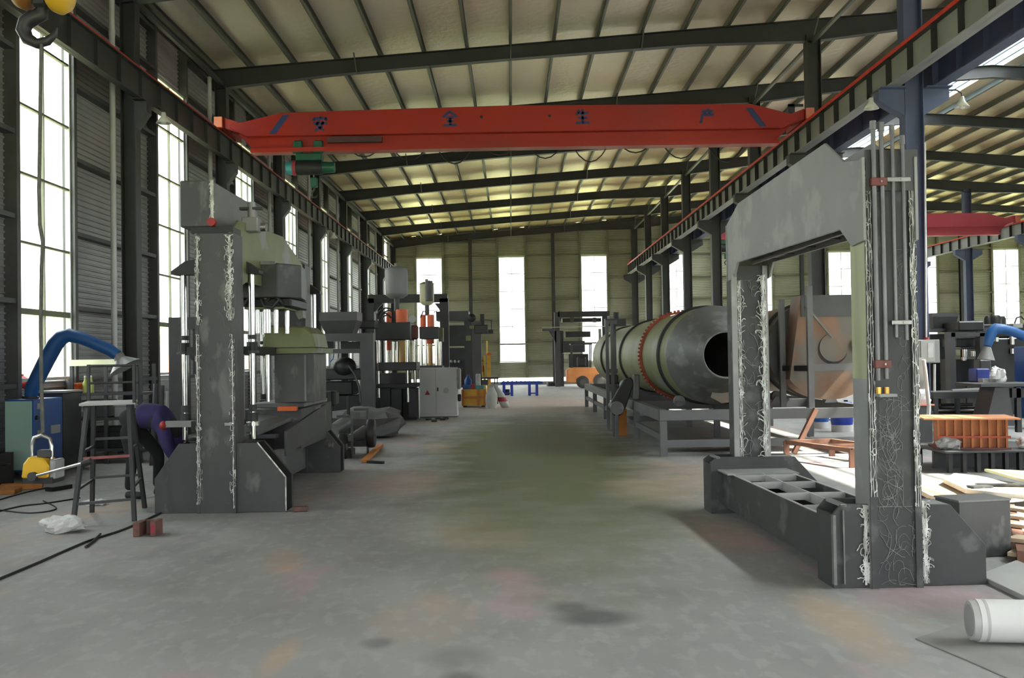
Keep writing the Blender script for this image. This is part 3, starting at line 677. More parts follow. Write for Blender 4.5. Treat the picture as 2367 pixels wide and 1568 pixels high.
# ---------------------------------------------------------------- step platform
FLt, FRt, BLt, BRt = Vector((-4.34, 10.17, 0)), Vector((-3.86, 10.52, 0)), Vector((-4.56, 11.18, 0)), Vector((-4.085, 11.45, 0))
pc = Vector((-4.19, 10.78, 1.2))
def ptop(v, k=.72): return Vector((pc.x + (v.x - pc.x) * k, pc.y + (v.y - pc.y) * k * .75, 1.19))
ld = thing('step_platform', 'rusty grey steel step platform with splayed legs beside the left press', 'step ladder', (pc.x, pc.y, 0))
L4 = (FLt, FRt, BRt, BLt)
for v in L4: MB().bar(v, ptop(v), .04, .04).build('leg', 'dark_metal', ld)
tp = [ptop(v, .98) for v in L4]
MB().prism([(p.x, p.y) for p in tp], 'z', 1.185, 1.21).build('platform', 'light_grey', ld)
mat('rung_red', rgb(150, 84, 84), rgb(130, 74, 74), 0.6, 0.1, 4)
def on(v, z): return v + (ptop(v) - v) * (z / 1.19)
for (i, j, z, m_) in ((0, 1, .22, 'dark_metal'), (1, 2, .34, 'dark_metal'), (3, 2, .38, 'dark_metal'), (0, 3, .36, 'dark_metal'), (0, 1, .66, 'rung_red'), (3, 2, .8, 'dark_metal'), (0, 3, .72, 'dark_metal'), (1, 2, .72, 'dark_metal')):
    MB().bar(on(L4[i], z), on(L4[j], z), .026, .026).build('rung', m_, ld)
for v, h_ in ((tp[1], 1.6), (tp[3], 1.6), (tp[2], 1.58)):
    MB().bar((v.x * .97 + pc.x * .03, v.y, 1.2), (v.x * .97 + pc.x * .03, v.y, h_), .028, .028).build('guard_post', 'dark_metal', ld)
for z in (1.4, 1.585):
    MB().tube([(tp[1].x * .97 + pc.x * .03, tp[1].y, z), (tp[2].x * .97 + pc.x * .03, tp[2].y, z), (tp[3].x * .97 + pc.x * .03, tp[3].y, z)], .013).build('guard_rail', 'dark_metal', ld)

# ---------------------------------------------------------------- loose things on the left floor
def crumple(c, r, sc, seed, name, m_, label, cat):
    rnd = random.Random(seed); mb = MB(); mb.ball((0, 0, 0), 1, 20)
    ph = [(rnd.uniform(2, 6), rnd.uniform(0, 6), Vector((rnd.uniform(-1, 1), rnd.uniform(-1, 1), rnd.uniform(-1, 1)))) for _ in range(12)]
    vs = []
    for v in mb.v:
        p = Vector(v); k = 1 + sum(.06 * math.sin(f * 2 * p.dot(d) + o) for f, o, d in ph)
        z = p.z * k * sc[2] * r
        vs.append((c[0] + p.x * k * sc[0] * r, c[1] + p.y * k * sc[1] * r, max(c[2], c[2] + z + sc[2] * r * .75)))
    mb.v = vs
    return tag(mb.build(name, m_, loc=c, smooth=False), label, cat)
crumple((-4.33, 9.93, 0), .19, (1.1, .8, .45), 3, 'plastic_bag', 'white_plastic', 'crumpled clear white plastic bag at the foot of the step platform', 'bag')
crumple((-4.75, 11.75, 0), .10, (1.2, .8, .4), 5, 'plastic_wrap', 'white_plastic', 'scrap of white plastic wrap on the floor behind the step platform', 'plastic wrap')
ch = thing('steel_channel', 'short rusty U shaped channel offcut standing on the left floor', 'steel offcut', (-3.42, 9.62, 0))
mat('rust', rgb(128, 84, 76), rgb(96, 78, 74), 0.75, 0.2, 14)
MB().box(-3.52, -3.46, 9.55, 9.75, 0, .13).box(-3.46, -3.36, 9.73, 9.75, 0, .13).box(-3.36, -3.31, 9.55, 9.75, 0, .14).build('channel', 'rust', ch, bev=.004)
MB().box(-3.355, -3.315, 9.545, 9.552, .03, .11).build('red_mark', 'hoist_red', ch)
tag(MB().rbox((-2.27, 11.02, .025), (.16, .12, .05), (0, 0, R(12))).build('brick_chip', 'rust', loc=(-2.27, 11.02, 0), bev=.01), 'small reddish brown chip on the floor beside the left press foot', 'offcut')
def floor_cable(pts, r, label, m_='cable'):
    P2 = []
    for i in range(len(pts) - 1):
        for j in range(6):
            u = j / 6.0; p0, p1, p2, p3 = [Vector(pts[max(0, min(len(pts) - 1, i + q))]) for q in (-1, 0, 1, 2)]
            P2.append(.5 * ((2 * p1) + (p2 - p0) * u + (2 * p0 - 5 * p1 + 4 * p2 - p3) * u * u + (3 * p1 - p0 - 3 * p2 + p3) * u ** 3))
    P2.append(Vector(pts[-1]))
    return tag(MB().tube([(p.x, p.y, r) for p in P2], r, n=6).build('floor_cable', m_, loc=(P2[0].x, P2[0].y, 0)), label, 'cable', 'cables on the floor')
def fpt(px, py):
    d = fwd + rt * ((px - 1183.5) / 2381.0) - up * ((py - 784.0) / 2381.0); t = -CAM_H / d.z; return (d.x * t, d.y * t)
floor_cable([fpt(-10, 1345) + (0,), fpt(90, 1303) + (0,), fpt(200, 1255) + (0,), fpt(290, 1225) + (0,), fpt(372, 1188) + (0,)], .010, 'long thin cable on the floor running to the left press foot')
floor_cable([fpt(-10, 1160) + (0,), fpt(60, 1140) + (0,), fpt(120, 1128) + (0,), fpt(155, 1122) + (0,)], .009, 'thin cable on the floor nearest the orange plank')
floor_cable([fpt(-10, 1186) + (0,), fpt(50, 1172) + (0,), fpt(110, 1165) + (0,), fpt(185, 1153) + (0,)], .009, 'thin cable on the floor reaching toward the step platform')
floor_cable([fpt(-10, 1180) + (0,), fpt(70, 1188) + (0,), fpt(130, 1178) + (0,), fpt(100, 1160) + (0,)], .008, 'coiled cable end on the floor at the left edge')
floor_cable([fpt(198, 1268) + (0,), fpt(215, 1255) + (0,), fpt(232, 1238) + (0,)], .012, 'short black cable piece beside the plastic bag')
v = fpt(136, 1133)
tag(MB().rbox((v[0], v[1], .03), (.12, .34, .05), (0, 0, R(-20))).build('angle_iron', 'black_metal', loc=(v[0], v[1], 0)), 'short black iron offcut on the floor in front of the rack', 'steel offcut')
# ---------------------------------------------------------------- worker bending over
mat('cloth_purple', rgb(50, 40, 92), rgb(42, 34, 78), 0.85, 0, 6)
mat('cloth_black', rgb(44, 45, 45), rgb(36, 37, 37), 0.9, 0, 8)
mat('cloth_dark', rgb(34, 35, 38), rgb(28, 29, 31), 0.9, 0, 8)
mat('skin', rgb(196, 150, 124), rgb(184, 136, 112), 0.6, 0, 8)
mat('hair_black', rgb(28, 26, 26), rgb(22, 20, 20), 0.6, 0, 30)
mat('shoe', rgb(40, 40, 42), rgb(32, 32, 34), 0.6, 0, 10)
def skin(name, verts, edges, m_, parent, root=0, levels=2):
    me = bpy.data.meshes.new(name); o = bpy.data.objects.new(name, me); COL.objects.link(o); o.parent = parent
    org = origin(parent)
    me.from_pydata([Vector(v[:3]) - org for v in verts], edges, []); me.materials.append(M[m_])
    md = o.modifiers.new('skin', 'SKIN'); md.use_smooth_shade = True
    for i, sv in enumerate(me.skin_vertices[0].data):
        q = verts[i]; sv.radius = (q[3], q[4] if len(q) > 4 else q[3]); sv.use_root = (i == root)
    s = o.modifiers.new('sub', 'SUBSURF'); s.levels = levels; s.render_levels = levels
    return o
wy = 12.35
wk = thing('person', 'worker in purple sleeves and dark trousers bending over beside the left press', 'person', (-4.4, wy, 0))
# body: pelvis, bent spine, neck, legs and arms as one surface
V = [(-4.60, wy, .90, .155, .15), (-4.45, wy, .97, .165, .15), (-4.25, wy - .02, .96, .175, .15), (-4.10, wy - .03, .88, .15, .14), (-3.95, wy - .03, .73, .06),
     (-4.58, wy - .10, .84, .10), (-4.50, wy - .13, .47, .075), (-4.55, wy - .14, .10, .05),
     (-4.56, wy + .12, .84, .10), (-4.28, wy + .16, .50, .078), (-4.32, wy + .17, .10, .05),
     (-4.12, wy - .2, .86, .075), (-4.02, wy - .27, .60, .058), (-3.88, wy - .24, .38, .04),
     (-4.14, wy + .17, .86, .075), (-4.05, wy + .25, .60, .058), (-3.86, wy + .2, .40, .04)]
E_ = [(0, 1), (1, 2), (2, 3), (3, 4), (0, 5), (5, 6), (6, 7), (0, 8), (8, 9), (9, 10), (3, 11), (11, 12), (12, 13), (3, 14), (14, 15), (15, 16)]
body = skin('body', V, E_, 'cloth_dark', wk)
# purple jacket over back, shoulders and sleeves
J = [(-4.50, wy, .965, .19, .165), (-4.36, wy, .985, .195, .17), (-4.22, wy - .02, .955, .195, .17), (-4.09, wy - .03, .89, .165, .155),
     (-4.12, wy - .21, .86, .095), (-4.02, wy - .28, .60, .078), (-3.92, wy - .26, .44, .062),
     (-4.14, wy + .18, .86, .095), (-4.05, wy + .26, .60, .078), (-3.90, wy + .22, .46, .062)]
jk = skin('jacket', J, [(0, 1), (1, 2), (2, 3), (3, 4), (4, 5), (5, 6), (3, 7), (7, 8), (8, 9)], 'cloth_purple', wk)
skin('seat_panel', [(-4.66, wy, .86, .15, .15), (-4.56, wy, .93, .19, .17), (-4.44, wy, .95, .185, .165)], [(0, 1), (1, 2)], 'cloth_black', wk)
for (fx_, fy) in ((-4.53, wy - .14), (-4.30, wy + .17)):
    skin('shoe', [(fx_ - .06, fy, .05, .048), (fx_ + .05, fy, .05, .05), (fx_ + .17, fy, .04, .042)], [(0, 1), (1, 2)], 'shoe', wk)
# head, tilted down in front of the shoulders
hd = MB().ball((0, 0, 0), 1, 20)
vs = []
for v in hd.v:
    x, y, z = v
    r_ = Vector((x * .1 * (1 + .08 * (z < 0)), y * .078, z * .118))
    if x > .75 and abs(y) < .25 and -.2 < z < .25: r_.x += .022
    vs.append(r_)
mt_ = Matrix.Translation((-3.83, wy - .03, .60)) @ Matrix.Rotation(R(52), 4, 'Y')
hd.v = [tuple(mt_ @ v) for v in vs]
head = hd.build('head', 'skin', wk)
hr = MB().ball((0, 0, 0), 1, 20); vs = []
for v in hr.v:
    x, y, z = v; k = 1.07 if (z > -.1 and x < .45) or z > .55 else .9
    vs.append(Vector((x * .1 * k, y * .078 * k, z * .118 * k)))
hr.v = [tuple(mt_ @ v) for v in vs]; hr.build('hair', 'hair_black', wk)
for sy in (-1, 1):
    e = MB().ball((0, 0, 0), 1, 10); e.v = [tuple(mt_ @ Vector((v[0] * .014 - .01, sy * .08 + v[1] * .008, v[2] * .026 - .01))) for v in e.v]; e.build('ear', 'skin', head)
    e = MB().ball((0, 0, 0), 1, 8); e.v = [tuple(mt_ @ Vector((.093 + v[0] * .008, sy * .032 + v[1] * .012, v[2] * .007 + .02))) for v in e.v]; e.build('eye', 'hair_black', head)
for (hx, hy, hz, s) in ((-3.86, wy - .245, .35, -1), (-3.84, wy + .2, .37, 1)):
    hv = [(hx - .01, hy, hz + .03, .03, .024), (hx + .03, hy, hz - .03, .038, .022)]
    he = [(0, 1)]
    for i in range(4):
        b = len(hv); L_ = (.032, .038, .036, .028)[i]; oy = (i - 1.5) * .02
        hv += [(hx + .045, hy + oy, hz - .06, .0095), (hx + .05 + L_ * .5, hy + oy, hz - .06 - L_ * .8, .009), (hx + .045 + L_ * .3, hy + oy, hz - .07 - L_ * 1.6, .008)]
        he += [(1, b), (b, b + 1), (b + 1, b + 2)]
    b = len(hv); hv += [(hx + .05, hy - s * .035, hz - .03, .011), (hx + .075, hy - s * .04, hz - .06, .009)]; he += [(1, b), (b, b + 1)]
    skin('hand', hv, he, 'skin', wk, 0, 1)

# ---------------------------------------------------------------- left press
mat('raw_plate', rgb(78, 79, 79), rgb(69, 70, 71), 0.5, 0.25, 2.2, (1, 1, .5), 0.05, third=(rgb(104, 105, 103), 5.0, 0.58, 0.68))
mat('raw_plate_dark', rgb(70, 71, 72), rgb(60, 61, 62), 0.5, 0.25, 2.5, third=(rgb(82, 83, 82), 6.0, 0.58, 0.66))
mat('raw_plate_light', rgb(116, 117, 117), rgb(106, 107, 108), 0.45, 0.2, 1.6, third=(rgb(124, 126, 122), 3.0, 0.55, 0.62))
mat('olive_plate', rgb(112, 118, 78), rgb(102, 106, 74), 0.5, 0.1, 1.8, third=(rgb(128, 128, 128), 1.6, 0.58, 0.64))
mat('edge_bright', rgb(236, 236, 234), rgb(170, 171, 164), 0.4, 0.1, 30, (1, 1, .3), contrast=(.42, .58))
def scribbles(name, parent, x0, x1, y, z0, z1, seed, count, r=.0032, big=.1, m_='white_mark', edge=None):
    """chalky loops and weld lines on a plate facing the camera, as thin raised strokes"""
    rnd = random.Random(seed); mb = MB()
    for _ in range(count):
        cx = rnd.uniform(x0, x1) if edge is None else (edge + rnd.gauss(0, .012))
        cz = rnd.uniform(z0, z1); a = rnd.uniform(0, 6.28); pts = []; k = rnd.randint(4, 9); L_ = rnd.uniform(.3, 1) * big
        da = rnd.uniform(-1, 1); p = [cx, cz]
        for i in range(k):
            pts.append((min(x1, max(x0, p[0])), y, min(z1, max(z0, p[1])))); p[0] += math.cos(a) * L_ / k; p[1] += math.sin(a) * L_ / k * 1.6; a += da + rnd.uniform(-.5, .5)
        if (Vector(pts[0]) - Vector(pts[-1])).length > .004: mb.tube(pts, r * rnd.uniform(.6, 1.2), n=4, caps=False)
    if edge is not None:
        for k in range(3):
            xx = edge + rnd.uniform(-.015, .015); mb.tube([(min(x1, max(x0, xx + rnd.gauss(0, .0025))), y, z0 + (z1 - z0) * i / 40) for i in range(41)], r * .9, n=4, caps=False)
    return tag(mb.build(name, m_, parent), kind='stuff')
LX0, LX1 = -3.355, -2.94
lp = thing('hydraulic_press', 'half built grey hydraulic press with chrome guide rods left of the aisle', 'press', (-3.15, 12.9, 0))
def press_column(name, x0, x1, y0, y1, z1, m_, parent, edges=True):
    c = MB().box(x0 + .03, x1 - .03, y0 + .012, y1, 0, z1).box(x0, x0 + .03, y0, y1 + .02, 0, z1).box(x1 - .03, x1, y0, y1 + .02, 0, z1)
    return c.build(name, m_, parent)
nc = press_column('column', LX0, LX1, 10.95, 11.3, 2.98, 'raw_plate', lp)
scribbles('weld_marks', nc, LX0, LX0 + .07, 10.948, 2.0, 2.95, 1, 70, .0035, .07, 'edge_bright', LX0 + .03)
scribbles('weld_marks', nc, LX1 - .10, LX1, 10.948, 2.05, 2.96, 2, 140, .004, .09, 'edge_bright', LX1 - .045)
scribbles('weld_marks', nc, LX0, LX0 + .06, 10.946, .1, 1.9, 3, 70, .003, .08, 'edge_bright', LX0 + .025)
scribbles('weld_marks', nc, LX1 - .06, LX1, 10.946, .05, 1.9, 4, 60, .003, .08, 'edge_bright', LX1 - .03)
scribbles('scratches', nc, LX0 + .05, LX1 - .05, 10.960, .1, 2.9, 5, 40, .0018, .22, 'raw_plate_light')
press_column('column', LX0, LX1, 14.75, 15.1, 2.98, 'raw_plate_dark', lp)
foot = [(-3.82, 0), (-2.42, 0), (-2.42, .37), (-2.72, .74), (-3.56, .74), (-3.82, .37)]
for y, nm in ((11.0, 'foot_plate'), (11.32, 'foot_plate'), (14.77, 'foot_plate'), (15.1, 'foot_plate')):
    dxx = -.05 if y > 14 else 0
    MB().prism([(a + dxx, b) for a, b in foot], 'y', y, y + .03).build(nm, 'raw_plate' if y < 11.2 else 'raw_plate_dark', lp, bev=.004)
for y in (11.03, 14.8):
    dxx = -.05 if y > 14 else 0
    for p, q in (((-2.44, 0), (-2.44, .36)), ((-2.44, .36), (-2.74, .73)), ((-3.80, 0), (-3.80, .36)), ((-3.80, .36), (-3.545, .73))):
        MB().bar((p[0] + dxx, y + .145, p[1]), (q[0] + dxx, y + .145, q[1]), .29, .02, upv=(q[1] - p[1], 0, p[0] - q[0])).build('foot_rim', 'rim_shade', lp)
o = MB().box(-2.425, -2.415, 10.985, 11.0, .01, .37).bar((-2.42, 10.995, .37), (-2.72, 10.995, .745), .012, .012).build('bright_edge', 'edge_bright', lp)
for x in (-3.35, -2.98):
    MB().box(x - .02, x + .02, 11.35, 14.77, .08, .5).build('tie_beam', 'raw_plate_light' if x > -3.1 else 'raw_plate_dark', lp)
# frame head: side plates with chamfered ends and the oil tank on top
hpoly = [(10.95, 2.98), (11.3, 3.16), (13.5, 3.24), (14.75, 2.98), (15.05, 2.7), (15.05, 2.36), (14.6, 2.5), (11.6, 2.5), (11.3, 2.42), (11.3, 2.98)]
for x, mt in ((-2.97, 'olive_plate'), (-3.36, 'raw_plate_dark')):
    MB().prism(hpoly, 'x', x - .03, x).build('head_plate', mt, lp, bev=.004)
for y in (11.6, 12.6, 13.6, 14.5): MB().box(-3.36, -3.0, y - .015, y + .015, 2.52, 3.1).build('head_rib', 'raw_plate_dark', lp)
tk = MB().box(-3.51, -3.165, 10.97, 12.95, 3.05, 3.55).build('oil_tank', 'raw_plate', lp, bev=.012)
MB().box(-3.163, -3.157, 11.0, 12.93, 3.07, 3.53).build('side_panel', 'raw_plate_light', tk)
MB().box(-3.18, -3.155, 10.955, 10.98, 3.06, 3.55).build('weld_seam', 'edge_bright', tk)
scribbles('weld_marks', tk, -3.19, -3.14, 10.95, 3.1, 3.55, 8, 40, .003, .06, 'edge_bright', -3.165)
MB().box(-3.4, -2.95, 10.98, 11.3, 2.985, 3.05).build('head_cap', 'black_metal', lp)
MB().cyl((-3.17, 10.93, 3.10), (-3.17, 11.0, 3.10), .045, n=14).build('valve_knob', 'red_paint', lp)
MB().box(-3.02, -2.84, 11.6, 11.8, 3.08, 3.24).build('valve_block', 'grey_paint', lp, bev=.01)
MB().cyl((-2.93, 11.7, 3.24), (-2.93, 11.7, 3.42), .045, n=14).build('valve_body', 'grey_paint', lp)
MB().box(-3.06, -2.80, 11.66, 11.72, 3.33, 3.36).build('valve_handle', 'dark_metal', lp)
MB().cyl((-2.84, 11.75, 3.14), (-2.78, 11.75, 3.14), .05, n=12).build('gauge', 'bolt_steel', lp)
# top crosshead, wings and guide rods
ROD = [(-3.71, 11.7), (-2.94, 11.7), (-3.71, 15.4), (-2.94, 15.4)]
for (x, y) in ROD:
    s = -1 if x < -3.2 else 1
    z = 2.62
    MB().prism([(x - s * .3, z + .18), (x - s * .05, z + .13), (x + s * .11, z + .02), (x + s * .11, z - .02), (x - s * .3, z - .02)], 'y', y - .1, y + .1).build('rod_wing', 'black_metal', lp)
    rd = MB().cyl((x, y, .73), (x, y, z - .02), .033, n=20).build('guide_rod', 'chrome', lp)
    for zz, hh, rr, mm in ((.93, .10, .058, 'dark_metal'), (1.04, .08, .045, 'dark_metal'), (.88, .04, .075, 'bolt_steel'), (1.72, .11, .062, 'black_metal'), (1.70, .03, .085, 'dark_metal'), (1.86, .05, .05, 'black_metal')):
        MB().cyl((x, y, zz), (x, y, zz + hh), rr, n=6 if hh == .10 else 16).build('rod_nut', mm, rd)
MB().prism([(-3.62, 12.3), (-2.78, 12.3), (-2.56, 12.62), (-2.62, 13.2), (-3.62, 13.2)], 'z', 2.37, 2.78).build('top_crosshead', 'raw_plate_dark', lp, bev=.01)
MB().prism([(-2.84, 2.76), (-2.68, 2.72), (-2.66, 2.5), (-2.69, 2.36), (-2.68, 2.16), (-2.74, 2.14), (-2.86, 2.40)], 'y', 13.3, 13.5).build('side_guard', 'olive_plate', lp)
MB().box(-3.55, -2.80, 12.26, 12.31, 2.76, 2.80).build('crosshead_lit_edge', 'raw_plate_light', lp)  # pale strip painted in as the lit top edge of the crosshead
MB().box(-3.25, -2.66, 12.5, 13.5, 2.26, 2.38).build('manifold', 'black_metal', lp, bev=.02)
MB().tube([(-3.2, 12.45, 2.3), (-3.12, 12.38, 2.4), (-2.98, 12.36, 2.46), (-2.85, 12.38, 2.42), (-2.76, 12.45, 2.3)], .028).build('hose', 'black_metal', lp)
MB().tube([(-3.0, 12.42, 2.36), (-2.95, 12.35, 2.27), (-2.86, 12.36, 2.25), (-2.8, 12.4, 2.34)], .02).build('hose', 'dark_metal', lp)
MB().cyl((-2.96, 12.45, 2.35), (-2.90, 12.4, 2.40), .04, n=12).build('fitting', 'bolt_steel', lp)
for (x, y, r_) in ((-3.2, 12.7, .035), (-3.08, 12.55, .03), (-2.97, 12.55, .05), (-2.87, 12.6, .03), (-3.14, 13.1, .03), (-2.8, 12.9, .03)):
    MB().cyl((x, y, 1.95), (x, y, 2.28), r_, n=16).build('ram', 'chrome', lp)
MB().box(-3.22, -2.74, 12.45, 13.2, 2.24, 2.265).build('ram_plate', 'olive_plate', lp)
MB().box(-3.66, -2.95, 11.62, 15.45, 1.69, 1.78).build('moving_beam', 'black_metal', lp)
MB().prism([(-3.14, 1.76), (-2.46, 1.76), (-2.50, 1.95), (-2.60, 2.04), (-3.06, 2.06), (-3.11, 1.96)], 'y', 12.98, 13.9).build('ram_hood', 'olive_plate', lp, bev=.02)
MB().box(-3.24, -2.42, 12.95, 14.0, 1.70, 1.765).build('hood_flange', 'olive_plate', lp)
MB().box(-3.0, -2.50, 13.05, 13.9, 1.08, 1.70).build('punch_block', 'raw_plate', lp, bev=.006)
MB().box(-2.62, -2.595, 13.03, 13.05, 1.1, 1.68).build('guide_strip', 'raw_plate_light', lp)
MB().cyl((-3.06, 12.95, 1.1), (-3.06, 12.95, 1.7), .03, n=12).build('ram', 'chrome', lp)
tag(MB().prism([(-2.92, 12.84), (-2.68, 12.82), (-2.70, 13.0), (-2.9, 13.02)], 'z', .985, 1.04).build('shim_plate', 'orange_paint', loc=(-2.8, 12.9, .985)), 'orange red shim plate lying on the left press table', 'plate')
# sloping discharge table
tb = MB()
A_, B_, C_, D_ = Vector((-3.12, 12.0, .86)), Vector((-2.93, 11.85, .80)), Vector((-2.63, 14.2, 1.0)), Vector((-3.4, 14.5, 1.05))
tb.add([A_, B_, C_, D_] + [v - Vector((0, 0, .05)) for v in (A_, B_, C_, D_)], [(0, 1, 2, 3), (7, 6, 5, 4), (0, 4, 5, 1), (1, 5, 6, 2), (2, 6, 7, 3), (3, 7, 4, 0)])
tb.build('table_top', 'raw_plate_light', lp)
MB().box(-3.45, -2.74, 13.6, 15.3, 1.0, 1.05).build('bed_plate', 'raw_plate_light', lp)
MB().prism([(12.02, .79), (14.6, .99), (14.6, .70), (14.45, .66), (12.02, .50)], 'x', -2.66, -2.63).xform(Matrix.Identity(4)).build('table_side', 'raw_plate', lp, bev=.004)
MB().box(-3.4, -2.66, 13.0, 15.2, .5, 1.0).build('bed_box', 'raw_plate_dark', lp)
MB().box(-3.36, -2.98, 11.33, 12.9, .5, .78).build('bed_beam', 'raw_plate_dark', lp)
MB().box(-3.02, -2.72, 11.85, 12.02, .72, .76).build('slot_bar', 'dark_metal', lp)
MB().cyl((-2.62, 14.72, .40), (-2.56, 14.72, .40), .05, n=12).build('eye_bolt', 'raw_plate_light', lp)
# hydraulic hoses and cylinder beside the column, arm with red knob
for (x, z0, z1, mm, r_) in ((-3.08, 1.75, 2.4, 'rust', .035), (-3.06, .95, 1.7, 'grey_paint', .02), (-3.10, 1.1, 1.5, 'rust', .028)):
    MB().cyl((x, 11.75, z0), (x, 11.75, z1), r_, n=12).build('cylinder', mm, lp)
MB().box(-3.9, -3.5, 11.6, 11.66, .88, .95).build('side_arm', 'grey_paint', lp)
MB().ball((-3.93, 11.63, .90), .05, 12).build('arm_knob', 'red_paint', lp)
MB().box(-3.58, -3.46, 11.5, 11.7, .83, .95).build('clamp', 'black_metal', lp)
for x in (-3.31, -2.98): MB().cyl((x, 10.94, .95), (x, 10.9, .95), .02, n=10).build('bolt', 'bolt_steel', lp)
MB().box(-3.05, -2.95, 10.935, 10.95, .93, .96).build('bolt_plate', 'bolt_steel', lp)
# portal frame behind it
pf = thing('portal_frame', 'dark grey steel portal frame standing behind the left press', 'frame', (-4.1, 13.9, 0))
MB().box(-4.62, -4.46, 13.9, 14.05, 0, 2.06).build('post', 'dark_metal', pf); MB().box(-4.05, -3.92, 13.9, 14.05, 0, 2.06).build('post', 'dark_metal', pf)
MB().box(-4.62, -3.92, 13.9, 14.05, 2.06, 2.22).build('lintel', 'dark_metal', pf)
MB().box(-4.46, -4.05, 13.95, 14.02, .3, .36).build('rail', 'dark_metal', pf)
MB().cyl((-4.2, 13.8, 1.72), (-4.2, 14.0, 1.72), .11, n=16).build('motor', 'black_metal', pf)
MB().box(-4.3, -4.05, 13.92, 14.05, 1.45, 2.06).build('panel', 'black_metal', pf)
# short steel bars stacked upright behind
for i, (px, pt, pb) in enumerate(((350, 888, 960), (365, 892, 962), (378, 905, 965))):
    v = at(px, pt, 16.2)
    tag(MB().cyl((v.x, 16.2, 0), (v.x + .04, 16.3, v.z), .045 if i == 0 else .035, n=10).build('steel_bar', 'dark_metal' if i < 2 else 'grey_paint', loc=(v.x, 16.2, 0)), '%s upright steel bar behind the worker, counted from the left' % ORD[i].capitalize(), 'bar', 'upright bars behind the worker')
# ---------------------------------------------------------------- right press frame, unfinished
mat('frame_plate', rgb(146, 147, 147), rgb(136, 137, 137), 0.55, 0.15, 1.4, third=(rgb(156, 157, 156), 2.2, 0.54, 0.62))
mat('frame_dark', rgb(68, 69, 70), rgb(58, 59, 60), 0.6, 0.15, 2.2, third=(rgb(92, 93, 94), 4.0, 0.56, 0.66))
mat('frame_green', rgb(178, 181, 148), rgb(152, 156, 124), 0.5, 0.1, 6, (1, 1, .15))
mat('brass', rgb(210, 160, 80), rgb(180, 130, 70), 0.3, 0.9, 10)
mat('clamp_red', rgb(112, 56, 54), rgb(98, 60, 56), 0.5, 0.2, 6)
mat('pipe_grey', rgb(112, 112, 114), rgb(94, 94, 96), 0.35, 0.3, 4)
TH = math.atan(.13 / 3.45)
RM = Matrix.Translation((2.43, 7.0, 0)) @ Matrix.Rotation(TH, 4, 'Z')
rf_ = thing('unfinished_press', 'big unfinished grey press frame standing right of the aisle, chalk scrawled', 'press frame', tuple(RM @ Vector((.16, 1.8, 0))))
class LB(MB):
    """local coordinates of the frame: u across, s along, z up"""
    def build(s, name, mats, parent=None, loc=None, bev=0.0, smooth=None):
        s.xform(RM); return MB.build(s, name, mats, parent, loc, bev, smooth)
# columns
nc2 = LB().box(.0, .33, .012, .27, 0, 2.92).build('column', 'frame_dark', rf_)
LB().box(-.012, .0, .0, .27, 1.42, 2.36).build('side_plate', 'frame_green', nc2); LB().box(-.012, .0, .0, .27, 0, 1.42).build('side_plate', 'frame_plate', nc2)
LB().box(-.012, .035, -.006, .012, 0, 2.92).box(.295, .34, -.006, .012, 0, 2.92).build('flange', 'frame_dark', nc2)
fc2 = LB().box(-.02, .30, 3.46, 3.78, 0, 2.5).build('column', 'frame_dark', rf_)
LB().box(-.055, .0, 3.435, 3.46, 0, 2.42).box(.265, .315, 3.44, 3.46, 0, 2.5).build('flange', 'frame_plate', fc2)
def scr(parent, u0, u1, s, z0, z1, seed, count, r, big, m_='white_mark', edge=None):
    rnd = random.Random(seed); mb = LB()
    for _ in range(count):
        cx = rnd.uniform(u0, u1) if edge is None else edge + rnd.gauss(0, .010)
        cz = rnd.uniform(z0, z1); a = rnd.uniform(0, 6.28); pts = []; k = rnd.randint(6, 12); L_ = rnd.uniform(.4, 1) * big; da = rnd.uniform(-.55, .55); a = a if edge is None else math.pi / 2 + rnd.gauss(0, .6); p = [cx, cz]
        for i in range(k):
            pts.append((min(u1, max(u0, p[0])), s, min(z1, max(z0, p[1])))); p[0] += math.cos(a) * L_ / k; p[1] += math.sin(a) * L_ / k * 1.5; a += da + rnd.uniform(-.4, .4)
        q = [pts[0]] + [b for a_, b in zip(pts[:-1], pts[1:]) if (Vector(a_) - Vector(b)).length > .002]
        if len(q) > 2: mb.tube(q, r * rnd.uniform(.6, 1.2), n=4, caps=False)
    if edge is not None:
        for k in range(4):
            xx = edge + rnd.uniform(-.02, .02); mb.tube([(min(u1, max(u0, xx + rnd.gauss(0, .0025))), s, z0 + (z1 - z0) * i / 40) for i in range(41)], r * .9, n=4, caps=False)
    return tag(mb.build('chalk_marks', m_, parent), kind='stuff')
mat('chalk_grey', rgb(136, 137, 138), rgb(120, 121, 122), 0.7, 0, 20)
scr(nc2, -.01, .035, -.009, .62, 2.9, 11, 60, .0025, .09, 'edge_bright', .012)
scr(nc2, .295, .34, -.009, .55, 2.7, 12, 80, .0028, .10, 'edge_bright', .318)
scr(nc2, .04, .22, .009, .55, 1.30, 13, 60, .0022, .36, 'chalk_grey')
scr(nc2, .03, .30, .008, .02, .55, 14, 30, .0022, .30, 'chalk_grey')
scr(nc2, .20, .30, .009, 1.2, 2.3, 15, 40, .0016, .15, 'chalk_grey')
scr(fc2, .18, .29, 3.432, .45, 2.4, 16, 170, .004, .13, 'edge_bright', .262)
scr(fc2, .0, .26, 3.452, .45, 2.35, 17, 46, .0032, .30, 'chalk_grey')
scr(fc2, .0, .10, 3.45, .45, 2.35, 18, 80, .0034, .12, 'edge_bright', .025)
